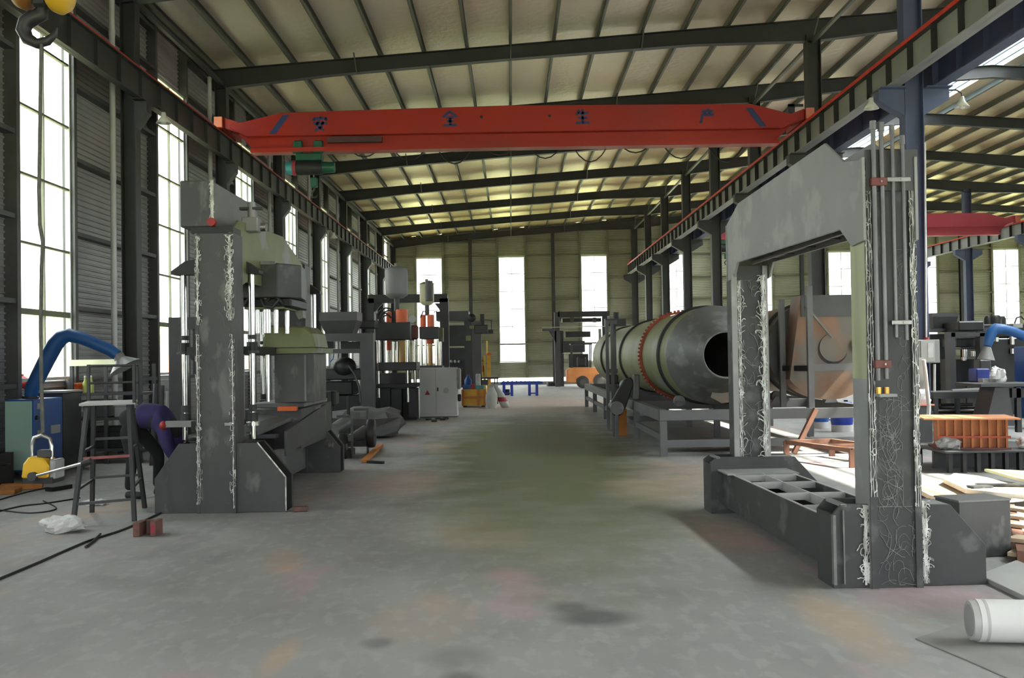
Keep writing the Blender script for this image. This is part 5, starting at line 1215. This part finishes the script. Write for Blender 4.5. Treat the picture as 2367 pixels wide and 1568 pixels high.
# mixing machine behind, yellow crate, sacks, stand, posts
Y = 38.0
mm = thing('mixing_machine', 'tall dark machine with arms at the back left of the aisle', 'machine', base(1070, Y))
pb('top_box', 'machine_grey', mm, 1008, 719, 1083, 742, Y, 1.2); pb('edge', 'light_grey', mm, 1036, 747, 1095, 750, Y - .05, .1)
pb('body', 'machine_dark', mm, 1036, 752, 1082, 800, Y + .1, 1.2); pb('body', 'machine_dark', mm, 1030, 804, 1088, 852, Y + .1, 1.0); pb('lower_body', 'black_metal', mm, 1030, 852, 1090, 897, Y + .1, 1.0)
pb('mast', 'machine_grey', mm, 1094, 745, 1112, 960, Y - .2, .35); pb('mast', 'machine_dark', mm, 1076, 740, 1090, 960, Y - .2, .3)
pb('arm', 'machine_dark', mm, 1096, 751, 1128, 772, Y - .26, .5, .03); pb('arm_tip', 'machine_dark', mm, 1120, 762, 1140, 772, Y - .1, .3); pb('chimney', 'machine_dark', mm, 1110, 726, 1119, 752, Y, .2)
MB().ball(tuple(at(1090, 735, Y - .2)), .16, 12).build('motor', 'black_metal', mm)
MB().bar(tuple(at(1120, 740, Y)), tuple(at(1137, 741, Y)), .03, .03).bar(tuple(at(1136, 741, Y)), tuple(at(1136, 764, Y)), .03, .03).build('rod', 'machine_dark', mm)
pb('green_plate', 'olive_plate', mm, 1085, 753, 1096, 760, Y - .3, .1); pb('green_plate', 'olive_plate', mm, 1077, 776, 1088, 788, Y - .3, .1)
for i in range(3): MB().ball(tuple(at(1043 + 9 * i, 836, Y)), .06, 8).build('knob', 'light_grey', mm)
cr = thing('crate', 'yellow wooden crate with oddments on top, in front of the dark mixing machine', 'crate', base(1096, 33.9))
a, b = at(1067, 942, 33.9), at(1124, 900, 33.9)
MB().box(a.x, b.x, 33.9, 34.7, .05, b.z).build('box', 'crate_yellow', cr, bev=.01)
for x in (a.x + .01, a.x + .52, b.x - .09): MB().box(x, x + .08, 33.86, 33.9, .05, b.z).build('batten', 'crate_orange', cr)
MB().box(a.x, b.x, 33.87, 33.9, .3, .36).build('batten', 'crate_orange', cr)
for x in (a.x + .05, b.x - .17): MB().box(x, x + .12, 33.95, 34.6, 0, .05).build('skid', 'black_metal', cr)
zt = b.z
for (x0, x1, h_, mt, lab) in ((a.x + .04, a.x + .3, .14, 'blue_paint', 'teal blue box on the yellow crate, left'), (a.x + .46, a.x + .74, .12, 'hoist_teal', 'teal box on the yellow crate, right'), (a.x + .31, a.x + .44, .16, 'red_paint', 'small red box on the yellow crate, middle')):
    tag(MB().box(x0, x1, 34.0, 34.3, zt, zt + h_).build('small_box', mt, loc=((x0 + x1) / 2, 34.1, zt), bev=.01), lab, 'box', 'boxes on the yellow crate')
tag(MB().lathe([(.09, 0), (.12, .06), (.12, .3), (.05, .4), (.03, .48)], (a.x + .2, 34.45, zt), n=14).build('blue_jug', 'blue_paint', loc=(a.x + .2, 34.45, zt)), 'pale blue jug standing at the back of the yellow crate', 'jug')
tag(MB().box(a.x + .46, a.x + .62, 34.35, 34.5, zt, zt + .5).build('white_box', 'white_plastic', loc=(a.x + .5, 34.4, zt), bev=.02), 'tall white box standing at the back of the yellow crate', 'box')
def sack(x, y, w_, h_, lean, label, seed):
    rnd = random.Random(seed); t = thing('sack', label, 'sack', (x, y, 0), 'white sacks beside the crate')
    mb = MB(); pr = []
    for i in range(9):
        u = i / 8; pr.append((w_ / 2 * (.86 + .2 * math.sin(math.pi * u) - .35 * max(0, u - .75) / .25 * .8), h_ * u))
    mb.lathe(pr, (0, 0, 0), n=18); mb.v = [(x + vx + lean * vz, y + vy * .7, vz) for vx, vy, vz in mb.v]; mb.build('body', 'sack', t)
    top = MB().lathe([(w_ * .3, h_), (w_ * .16, h_ + .06), (w_ * .3, h_ + .14)], (0, 0, 0), n=14, cap=False); top.v = [(x + vx + lean * vz, y + vy * .7, vz) for vx, vy, vz in top.v]; top.build('tied_neck', 'sack', t)
    return t
x, y = fpt(1136, 945); sack(x, y, .36, .62, .02, 'upright white sack right beside the yellow crate', 1)
x, y = fpt(1158, 943); s2 = sack(x + .16, y + .1, .3, .62, -.45, 'leaning white sack with a red print nearest the aisle', 2)
MB().lathe([(.157, .2), (.159, .34)], (0, 0, 0), n=18, cap=False).xform(Matrix.Translation((x + .16, y + .1, 0)) @ Matrix(((1, 0, -.45, 0), (0, .72, 0, 0), (0, 0, 1, 0), (0, 0, 0, 1)))).build('red_print', 'hoist_red', s2)
sd = thing('stand', 'dark thin legged stand behind the white sacks', 'stand', base(1130, 36))
pb('top', 'black_metal', sd, 1110, 872, 1152, 877, 36, .5)
for px in (1113, 1145, 1151): pc('leg', 'black_metal', sd, px, 876, 980, 36.1, .02, 8)
pb('case', 'machine_dark', sd, 1112, 878, 1128, 890, 36, .3)
sp = thing('control_stand', 'yellow and red warning board stand at the back of the aisle', 'stand', base(1118, 40))
pb('post', 'sign_yellow', sp, 1119, 822, 1122, 960, 40, .06); pb('board', 'orange_paint', sp, 1113, 845, 1119, 860, 40, .05); pb('board', 'sign_yellow', sp, 1113, 860, 1119, 872, 40, .05); pb('bar', 'sign_yellow', sp, 1109, 822, 1111, 834, 40, .05); pb('bar', 'orange_paint', sp, 1109, 834, 1119, 837, 40, .05)
yp = thing('yellow_post', 'tall orange yellow post with a thin rod, left of the far window', 'post', base(1130, 41))
pb('post', 'crate_yellow', yp, 1127, 822, 1134, 960, 41, .2); pb('cap', 'orange_paint', yp, 1126, 816, 1136, 822, 40.95, .3); pc('rod', 'sign_yellow', yp, 1126, 788, 818, 41.1, .03, 8)
bt = thing('roller_table', 'low blue steel roller table at the far end of the aisle', 'table', base(1200, 43.6))
pb('rail', 'table_blue', bt, 1157, 882, 1254, 889, 43.4, .08); pb('rail', 'table_blue', bt, 1160, 881, 1250, 886, 44.3, .08)
for (px) in (1165, 1183, 1224, 1241): pb('leg', 'table_blue', bt, px - 3, 887, px + 3, 918, 43.42, .08)
for (x0, x1) in ((1165, 1183), (1224, 1241)): pb('cross_bar', 'table_blue', bt, x0, 908, x1, 911, 43.44, .05)
for i in range(9): v = at(1164 + 10 * i, 884, 43.4); MB().cyl((v.x, 43.48, v.z), (v.x, 44.3, v.z), .05, n=10).build('roller', 'table_blue', bt)
pc('jack', 'dark_metal', bt, 1172, 900, 914, 43.6, .12)
# far machine frame and forklift
Y = 56.0
fm = thing('block_machine', 'dark block making machine frame by the far end wall', 'machine', base(1345, Y))
pb('post', 'machine_grey', fm, 1284, 722, 1293, 900, Y, .3); pb('post', 'machine_dark', fm, 1395, 730, 1404, 895, Y, .3); pb('lintel', 'machine_dark', fm, 1290, 719, 1409, 733, Y, .5); pb('beam', 'black_metal', fm, 1300, 735, 1390, 745, Y + .1, 1.2)
pb('rail', 'light_grey', fm, 1253, 754, 1400, 758, Y - .1, .15); pb('rail', 'machine_grey', fm, 1253, 760, 1290, 766, Y - .1, .3)
a = [at(1268, 766, Y), at(1286, 766, Y), at(1286, 795, Y)]; MB().prism([(p.x, p.z) for p in a], 'y', Y, Y + .2).build('gusset', 'machine_grey', fm)
pb('mould_box', 'black_metal', fm, 1308, 766, 1365, 780, Y + .2, 1.0); pb('mould_box', 'machine_dark', fm, 1303, 788, 1352, 815, Y + .2, 1.0); pb('mould_box', 'black_metal', fm, 1316, 818, 1360, 850, Y + .2, 1.0)
pb('rail', 'light_grey', fm, 1300, 816, 1370, 818, Y + .1, .1); pb('inner_post', 'machine_grey', fm, 1296, 765, 1302, 900, Y + .6, .2); pb('inner_post', 'light_grey', fm, 1385, 760, 1390, 860, Y + .3, .15)
for px in (1318, 1370): MB().cyl(tuple(at(px, 740, Y - .05)), tuple(at(px + 8, 740, Y - .05)), .14, n=12).build('cylinder', 'machine_grey', fm)
Y = 52.6
fk = thing('forklift', 'orange forklift truck parked in front of the dark block machine', 'forklift', base(1345, Y))
a, b = at(1312, 890, Y), at(1384, 850, Y)
MB().prism([(a.x, .28), (b.x, .28), (b.x, b.z), (a.x + .35, b.z + .02), (a.x + .08, b.z - .02), (a.x, .9)], 'y', Y, Y + 1.1).build('chassis', 'fork_orange', fk, bev=.04)
MB().box(a.x - .04, a.x + .2, Y + .05, Y + 1.05, .3, .98).build('counterweight', 'crane_orange', fk, bev=.06)
for (px, rr) in ((1347, .32), (1388, .36)):
    v = at(px, 886, Y); w_ = MB().lathe([(rr * .6, -.02), (rr, .0), (rr, .22), (rr * .6, .24)], (v.x, Y - .06, rr), 'y', 24, smooth=False).build('wheel', 'tyre', fk)
    MB().lathe([(.02, -.03), (rr * .5, -.03), (rr * .55, 0)], (v.x, Y - .06, rr), 'y', 18, smooth=False).build('rim', 'girt', w_)
for px in (1322, 1366): 
    for dy in (.08, 1.0): v = at(px, 850, Y); MB().cyl((v.x, Y + dy, v.z - .05), (v.x + .03, Y + dy, 2.25), .03, n=8).build('cage_post', 'black_metal', fk)
v = at(1320, 850, Y); v2 = at(1370, 850, Y); MB().box(v.x, v2.x, Y + .05, Y + 1.05, 2.23, 2.29).build('cage_roof', 'black_metal', fk)
MB().box(v.x + .35, v.x + .8, Y + .3, Y + .8, 1.1, 1.6).build('seat', 'black_metal', fk, bev=.05)
for dy in (.25, .75): MB().box(v2.x + .4, v2.x + .5, Y + dy, Y + dy + .1, .1, 2.3).build('mast', 'black_metal', fk)
for dy in (.2, .75): MB().box(v2.x + .5, v2.x + 1.4, Y + dy, Y + dy + .12, .06, .11).build('fork', 'dark_metal', fk)
x, y = fpt(1275, 893); tag(MB().rbox((x, y, .12), (.5, .4, .24), (0, 0, .2)).build('scrap_block', 'machine_dark', loc=(x, y, 0), bev=.03), 'dark scrap block on the floor left of the far machine frame', 'block')
# ---------------------------------------------------------------- right bay clutter
mat('mould_orange', rgb(176, 108, 58), rgb(148, 86, 48), 0.55, 0.05, 2.5)
mat('mould_top', rgb(212, 142, 98), rgb(196, 126, 82), 0.5, 0.05, 2)
mat('sheet_white', rgb(224, 216, 202), rgb(204, 196, 182), 0.6, 0, 2)
mat('sheet_tan', rgb(206, 184, 156), rgb(188, 164, 138), 0.6, 0, 2)
mat('green_tan', rgb(176, 186, 140), rgb(190, 170, 146), 0.6, 0, 2)
mat('white_pipe', rgb(210, 210, 208), rgb(200, 200, 198), 0.35, 0, 1.5)
eb = thing('electrical_box', 'light grey electrical box mounted on the nearest right column', 'electrical box', tuple(at(2147, 840, 18.2)))
a, b = at(2118, 840, 18.2), at(2172, 785, 18.2)
MB().box(a.x, b.x, 18.2, 18.52, a.z, b.z).build('body', 'grey_paint', eb, bev=.01)
dr_ = MB().box(a.x + .08, b.x - .1, 18.18, 18.2, a.z + .02, b.z - .02).build('door', 'light_grey', eb, bev=.004)
MB().box(a.x + .2, a.x + .3, 18.17, 18.18, a.z + .1, b.z - .06).build('notice', 'white_plastic', dr_)
MB().cyl(tuple(at(2141, 786, 18.35)), tuple(at(2141, 780, 18.35)), .05, n=12).build('gland', 'red_paint', eb)
MB().cyl(tuple(at(2141, 780, 18.35)), tuple(at(2138, 330, 18.35)), .018, n=8).build('conduit', 'pvc', eb)
MB().cyl(tuple(at(2160, 842, 18.35)), tuple(at(2160, 905, 18.35)), .025, n=8).build('lower_conduit', 'pvc', eb)
MB().box(a.x + .1, b.x - .1, 18.52, 18.56, a.z + .1, b.z - .1).build('mount', 'dark_metal', eb)
cb = thing('floor_cabinet', 'dark steel cabinet with a pinkish top behind the right frame column', 'cabinet', base(2130, 17.6))
a, b = at(2106, 1010, 16.9), at(2155, 938, 16.9)
MB().box(a.x, b.x, 16.9, 17.4, 0, b.z).build('body', 'dark_metal', cb, bev=.008); MB().box(a.x - .02, b.x + .03, 16.88, 17.42, b.z, b.z + .025).build('top', 'crane_orange', cb)
MB().box(a.x + .03, b.x - .03, 16.885, 16.9, .1, b.z - .06).build('door', 'dark_metal', cb)
zt = b.z + .025
crumple((a.x + .2, 17.1, zt), .16, (1.2, .9, 1.0), 21, 'plastic_wrap', 'white_plastic', 'crumpled pale plastic wrap heaped on the dark floor cabinet', 'plastic wrap')
sb_ = thing('panel_stand', 'grey flat panel on a stand behind the right frame column', 'panel', base(2120, 15.2))
pb('panel', 'grey_paint', sb_, 2104, 827, 2136, 900, 15.2, .05); pb('post', 'dark_metal', sb_, 2112, 900, 2120, 1085, 15.22, .06)
MB().tube([tuple(at(p, q, 15.12)) for p, q in ((2135, 832), (2139, 860), (2143, 900), (2147, 940), (2146, 965))], .03).build('hanging_strip', 'sack', sb_)
# brick machine of the right bay
Y = 23.0
bm2 = thing('press_machine', 'dark brick press with a flared hopper in the right bay', 'machine', base(2230, Y))
a, b = at(2155, 724, Y + 1), at(2216, 764, Y + 1); hopper(a.x, b.x, b.z, a.z, at(2155, 733, Y + 1).z, Y + 1, Y + 1.8, 'machine_grey', bm2, .12)
pb('beam', 'machine_grey', bm2, 2152, 758, 2290, 768, Y + .9, .4); pb('post', 'machine_grey', bm2, 2199, 768, 2208, 985, Y, .25); pb('lintel', 'machine_grey', bm2, 2199, 768, 2285, 779, Y, .3)
pb('post', 'machine_dark', bm2, 2270, 770, 2278, 985, Y, .25)
pb('upper_block', 'black_metal', bm2, 2216, 742, 2276, 766, Y + .2, 1.0, .03); pb('body', 'machine_dark', bm2, 2212, 782, 2266, 803, Y + .5, .8, .02); pb('plate', 'machine_grey', bm2, 2222, 803, 2270, 808, Y + .3, .9); pb('body', 'black_metal', bm2, 2210, 830, 2270, 985, Y + .5, .8)
for (px, q0, q1) in ((2230, 808, 825), (2250, 812, 824), (2228, 826, 834)): pc('ram', 'chrome', bm2, px, q0, q1, Y + .4, .05)
pb('side_unit', 'black_metal', bm2, 2155, 772, 2196, 985, Y + 1.6, .8)
Y = 25.8
bm3 = thing('machine_body', 'black machine with knobbly top at the right edge behind the blue hose', 'machine', base(2330, Y))
pb('body', 'machine_dark', bm3, 2292, 782, 2392, 985, Y, 1.6, .03); pb('top', 'black_metal', bm3, 2262, 748, 2392, 782, Y + .2, 1.5, .03)
for (px, py, r_) in ((2284, 742, .10), (2300, 740, .17), (2316, 742, .10), (2250, 752, .1)): MB().lathe([(r_, -.2), (r_, .05), (r_ * .6, .12)], tuple(at(px, py, Y + .4)), n=14).build('knob', 'black_metal', bm3)
for (px, q0, q1) in ((2339, 778, 797), (2340, 806, 818), (2303, 780, 790)): pc('rod', 'bolt_steel', bm3, px, q0, q1, Y - .05, .06)
pb('pale_unit', 'light_grey', bm3, 2342, 748, 2364, 758, Y - .1, .4); pb('panel', 'machine_grey', bm3, 2352, 800, 2380, 835, Y - .1, .1)
MB().tube([tuple(at(p, q, Y)) for p, q in ((2345, 748), (2350, 735), (2360, 732), (2368, 740))], .02).build('cable', 'black_metal', bm3)
# second fume extractor with blue hose
Y = 21.0
fx2 = thing('fume_extractor', 'fume extractor with a blue bent hose and grey hood in the right bay', 'machine', base(2370, Y))
MB().tube([tuple(at(p, q, Y)) for p, q in ((2392, 790), (2367, 778), (2345, 768), (2320, 761), (2302, 760), (2292, 768), (2286, 785), (2282, 800))], [.09, .1, .1, .1, .11, .11, .1, .08], n=16).build('hose_arm', 'blue_hose', fx2)
a, b = at(2282, 802, Y), at(2279, 832, Y); MB().cyl(a, b, .07, .17, n=18, caps=False).build('hood', 'grey_paint', fx2)
pb('cabinet', 'blue_paint', fx2, 2380, 800, 2440, 970, Y - .2, .6, .02)
v = at(2282, 850, 21.6); 
gp = thing('grey_locker', 'narrow grey steel locker beside the blue bin in the right bay', 'cabinet', base(2280, 21.8))
pb('body', 'machine_grey', gp, 2269, 832, 2291, 1000, 21.8, .3, .02); pb('door', 'machine_grey', gp, 2271, 836, 2289, 950, 21.78, .02)
# benches
Y = 18.5
bn = thing('work_bench', 'grey topped steel work bench at the right edge with a tapered grey pedestal', 'bench', base(2330, Y))
pb('top', 'machine_grey', bn, 2268, 886, 2420, 895, Y, 1.1)
p_ = [at(2300, 896, Y + .1), at(2330, 896, Y + .1), at(2347, 985, Y + .1), at(2278, 985, Y + .1)]
MB().prism([(q.x, max(0, q.z)) for q in p_], 'y', Y + .1, Y + .7).build('pedestal', 'machine_grey', bn)
pb('leg', 'machine_dark', bn, 2352, 895, 2360, 1000, Y + .1, .1); pb('apron', 'dark_metal', bn, 2340, 897, 2420, 920, Y + .1, .1)
zt = at(2300, 886, Y).z
tag(MB().box(at(2237, 0, 21.2).x, at(2268, 0, 21.2).x, 21.2, 21.6, 0.95, at(2250, 853, 21.2).z).build('bin_body', 'table_blue', loc=(at(2252, 850, 21.2).x, 21.4, .95), bev=.02), 'blue square bin standing on a black plinth between dark machines in the right bay', 'bin')
crumple((at(2307, 880, 18.8).x, 18.8, zt), .15, (1.0, .8, 1.1), 31, 'plastic_bag', 'white_plastic', 'white plastic bag standing on the grey work bench at the right edge', 'bag')
tag(pbox(MB(), 2272, 876, 2292, 884, 18.9, .2).build('paper_box', 'white_plastic', loc=tuple(at(2282, 884, 18.9))), 'flat white box lying on the grey work bench left of the bag', 'box')
Y = 19.75
cv = thing('channel_bench', 'long dark bench loaded with steel pipes behind the orange mould', 'bench', base(2230, Y))
pb('top', 'dark_metal', cv, 2158, 905, 2316, 922, Y, .9); pb('shelf', 'dark_metal', cv, 2158, 955, 2300, 962, Y, .9)
for px in (2162, 2212, 2296): pb('leg', 'dark_metal', cv, px, 922, px + 7, 1000, Y + .02, .08)
zs = at(2230, 905, Y).z
for i, (x0, x1, q, r_, dy) in enumerate(((2165, 2262, 942, .05, .2), (2170, 2268, 953, .045, .15), (2175, 2250, 930, .03, .5))):
    a, b = at(x0, q, Y + dy), at(x1, q, Y + dy); zz = at(2230, 955, Y).z + r_ + (.10 if i == 2 else 0) + (.0 if i != 0 else .0)
    tag(MB().cyl((a.x, Y + .15 + .2 * i, zz), (b.x, Y + .15 + .2 * i, zz), r_, n=12).build('steel_pipe', 'bolt_steel' if i < 2 else 'dark_metal', loc=(a.x, Y + dy, zz)), '%s steel pipe from the front on the lower shelf of the dark bench' % ORD[i].capitalize(), 'pipe', 'pipes on the bench shelf')
for i, (x0, q0, x1, q1) in enumerate(((2200, 900, 2228, 893), (2225, 896, 2270, 894), (2245, 903, 2290, 898))):
    a, b = at(x0, q0, Y + .2), at(x1, q1, Y + .5); tag(MB().bar((a.x, Y + .2 + .15 * i, zs + .02), (b.x, Y + .3 + .15 * i, zs + .03), .05, .03).build('flat_bar', 'light_grey' if i < 2 else 'girt', loc=(a.x, Y + .2, zs)), '%s pale flat bar from the left lying on the dark bench' % ORD[i].capitalize(), 'bar', 'flat bars on the bench')
tag(MB().box(at(2237, 0, 21.2).x - .25, at(2268, 0, 21.2).x + .05, 21.15, 21.65, 0, .95).build('plinth_box', 'black_metal', loc=(at(2250, 880, 21.2).x, 21.4, 0), bev=.02), 'black machine plinth behind the blue bin', 'plinth')
# low table and orange mould
Y = 13.9
lt = thing('low_table', 'low dark steel table under the orange mould', 'table', base(2260, Y))
ztop = .29
x0, x1 = at(2130, 1040, Y).x, at(2420, 1040, Y).x
MB().box(x0 + .15, x1, 13.5, 14.9, ztop - .03, ztop).build('top', 'dark_metal', lt, bev=.004)
for i in range(8):
    x = x0 + .22 + i * (x1 - x0 - .4) / 7
    MB().box(x, x + .05, 13.55, 13.63, 0, ztop - .03).build('leg', 'black_metal', lt)
for i in range(4): MB().box(x0 + .3 + i * .4, x0 + .35 + i * .4, 14.75, 14.83, 0, ztop - .03).build('leg', 'black_metal', lt)
MB().box(x0 + .2, x1 - .1, 14.0, 14.05, .02, ztop - .03).build('skirt', 'dark_metal', lt)
om = thing('mould', 'orange ribbed steel mould with an overhanging top plate on the low table', 'mould', base(2260, 14))
mx0, mx1 = at(2184, 1000, 13.7).x, at(2342, 1000, 13.7).x
my0, my1 = 13.7, 14.3
MZ = Matrix.Translation(((mx0 + mx1) / 2, 14.0, 0)) @ Matrix.Rotation(R(-13), 4, 'Z') @ Matrix.Translation((-(mx0 + mx1) / 2, -14.0, 0))
def MBr(): return MB()
MB().box(mx0 + .04, mx1 - .08, my0 + .05, my1 - .05, ztop + .02, .68).xform(MZ).build('core', 'mould_orange', om)
MB().box(mx0 - .02, mx1, my0 - .02, my1 + .02, ztop, ztop + .025).xform(MZ).build('base_plate', 'clamp_red', om)
MB().box(mx0 - .18, mx1 + .1, my0 - .12, my1 + .15, .69, .71).xform(MZ).build('top_plate', 'mould_top', om)
MB().box(mx0, mx1, my0 - .01, my0 + .05, .44, .47).xform(MZ).build('waist_rib', 'gear_red', om)
for i in range(9):
    x = mx0 + i * (mx1 - mx0 - .04) / 8.2; MB().box(x, x + .028, my0 - .005, my0 + .06, ztop + .02, .69).xform(MZ).build('rib', 'mould_orange', om)
for i in range(3):
    y = my0 + .05 + i * .22; MB().box(mx1 - .09, mx1 - .02, y, y + .03, ztop + .02, .69).xform(MZ).build('rib', 'mould_orange', om)
crumple((x0 + .3, 13.75, ztop), .1, (1.4, 1, .9), 41, 'plastic_wrap', 'grey_paint', 'grey rag bundle on the low table left of the orange mould', 'rag')
crumple((mx1 + .22, 13.75, ztop), .11, (1.2, 1, .8), 42, 'plastic_wrap', 'white_plastic', 'white rag bundle on the low table right of the orange mould', 'rag')
# sunlit sheets and plates on the right floor
def sheet(name, pts, z, th, m_, label, cat='steel sheet', curl=0.0):
    c = Vector((sum(p[0] for p in pts) / len(pts), sum(p[1] for p in pts) / len(pts), 0))
    mb = MB().prism(pts, 'z', z, z + th)
    return tag(mb.build(name, m_, loc=(c.x, c.y, z), bev=.004), label, cat)
def fz(px, py, z):
    d = fwd + rt * ((px - 1183.5) / 2381.0) - up * ((py - 784.0) / 2381.0); t = (z - CAM_H) / d.z; return (d.x * t, d.y * t)
sheet('steel_sheet', [fz(2180, 1105, .16), fz(2205, 1092, .16), fz(2260, 1098, .16), fz(2420, 1128, .16), fz(2440, 1150, .16), fz(2230, 1128, .16)], .10, .05, 'sheet_white', 'sunlit pale sheet on top of the pile at the right edge')
sheet('board', [fz(2112, 1098, .06), fz(2135, 1102, .06), fz(2180, 1116, .06), fz(2300, 1128, .06), fz(2310, 1160, .06), fz(2232, 1158, .06), fz(2150, 1150, .06), fz(2112, 1130, .06)], .03, .05, 'sheet_tan', 'sunlit tan board with a wavy edge right of the right frame', 'board')
sheet('steel_sheet', [fz(2275, 1084, .22), fz(2420, 1090, .22), fz(2430, 1120, .22), fz(2350, 1105, .22)], .19, .03, 'green_tan', 'greenish tan sheet behind the sunlit pile at the right edge')
for i, (px, py, w_, l_, ang, z, mt) in enumerate(((2265, 1128, .22, .14, 8, .15, 'raw_plate_dark'), (2320, 1124, .55, .10, -14, .155, 'raw_plate_dark'), (2285, 1150, .5, .16, 12, .085, 'raw_plate_dark'), (2345, 1160, .30, .10, 20, .085, 'sheet_white'))):
    x, y = fz(px, py, z); tag(MB().rbox((x, y, z + .014), (w_, l_, .02), (0, 0, R(ang))).build('flat_offcut', mt, loc=(x, y, z)), 'flat steel offcut on the sunlit pile, %s from the left' % ORD[i], 'steel offcut', 'flat offcuts on the sunlit pile')
st3 = thing('pallet', 'pale timber pallet in the sun beside the grey plated box', 'pallet', fz(2360, 1230, 0) + (0,))
for i, py in enumerate((1175, 1192, 1210, 1240, 1272)):
    z = .12 if i < 4 else .05
    a = fz(2338, py + 6 * i * .2, z); b = fz(2460, py + 18, z)
    MB().bar((a[0], a[1], z), (b[0], b[1], z), .12 if i < 3 else .2, .03).build('slat', 'sheet_tan', st3)
for px in (2335, 2420):
    a = fz(px, 1178, .05); b = fz(px + 30, 1290, .05); MB().bar((a[0], a[1], .05), (b[0], b[1], .05), .08, .1).build('bearer', 'rust_frame', st3)
sheet('steel_plate', [fz(2262, 1330, .03), fz(2350, 1296, .03), fz(2520, 1370, .03), fz(2450, 1420, .03)], .0, .035, 'light_grey', 'thick grey steel plate on the floor right of the right frame foot', 'steel plate')
sheet('floor_sheet', [fz(2115, 1478, .0), fz(2225, 1442, .0), fz(2460, 1500, .0), fz(2440, 1620, .0), fz(2240, 1531, .0)], .0, .006, 'kerb', 'thin sheet lying on the floor under the white pipe', 'sheet')
for px, py, Y, r_, mt, lab in ((1897, 968, 22.0, .17, 'blue_paint', 'blue plastic barrel on the floor behind the drum base frame, left one'), (1946, 970, 21.0, .22, 'table_blue', 'deep blue barrel with a white foot behind the drum base frame, right one')):
    v = at(px, py, Y); t = thing('barrel', lab, 'barrel', (v.x, Y, 0), 'barrels behind the drum base frame')
    MB().lathe([(r_ * .94, .14), (r_, .2), (r_, .34), (r_ * .97, .36), (r_, .38), (r_, .54), (r_ * .9, .6), (r_ * .3, .61)], (v.x, Y, 0), n=22).build('body', mt, t)
    MB().lathe([(r_ * .95, 0), (r_ * .95, .14)], (v.x, Y, 0), n=22).build('foot', 'white_plastic', t)
    MB().cyl((v.x + r_ * .4, Y, .6), (v.x + r_ * .4, Y, .64), .04, n=12).build('bung', 'black_metal', t)
wp = thing('white_pipe', 'thick white pipe lying on the floor at the lower right corner', 'pipe', (2.9, 5.6, .008))
pa, pb_ = Vector((2.52, 5.66, .125)), Vector((3.7, 5.50, .125))
MB().cyl(pa, pb_, .115, n=40).build('pipe', 'white_pipe', wp)
dv = (pb_ - pa).normalized()
MB().cyl(pa - dv * .035, pa, .105, .112, n=40).build('end_collar', 'light_grey', wp)
MB().cyl(pa - dv * .038, pa - dv * .03, .085, n=32).build('end_cap', 'grey_paint', wp)
MB().cyl(pa + dv * .03, pa + dv * .045, .1165, n=40).build('band', 'light_grey', wp)
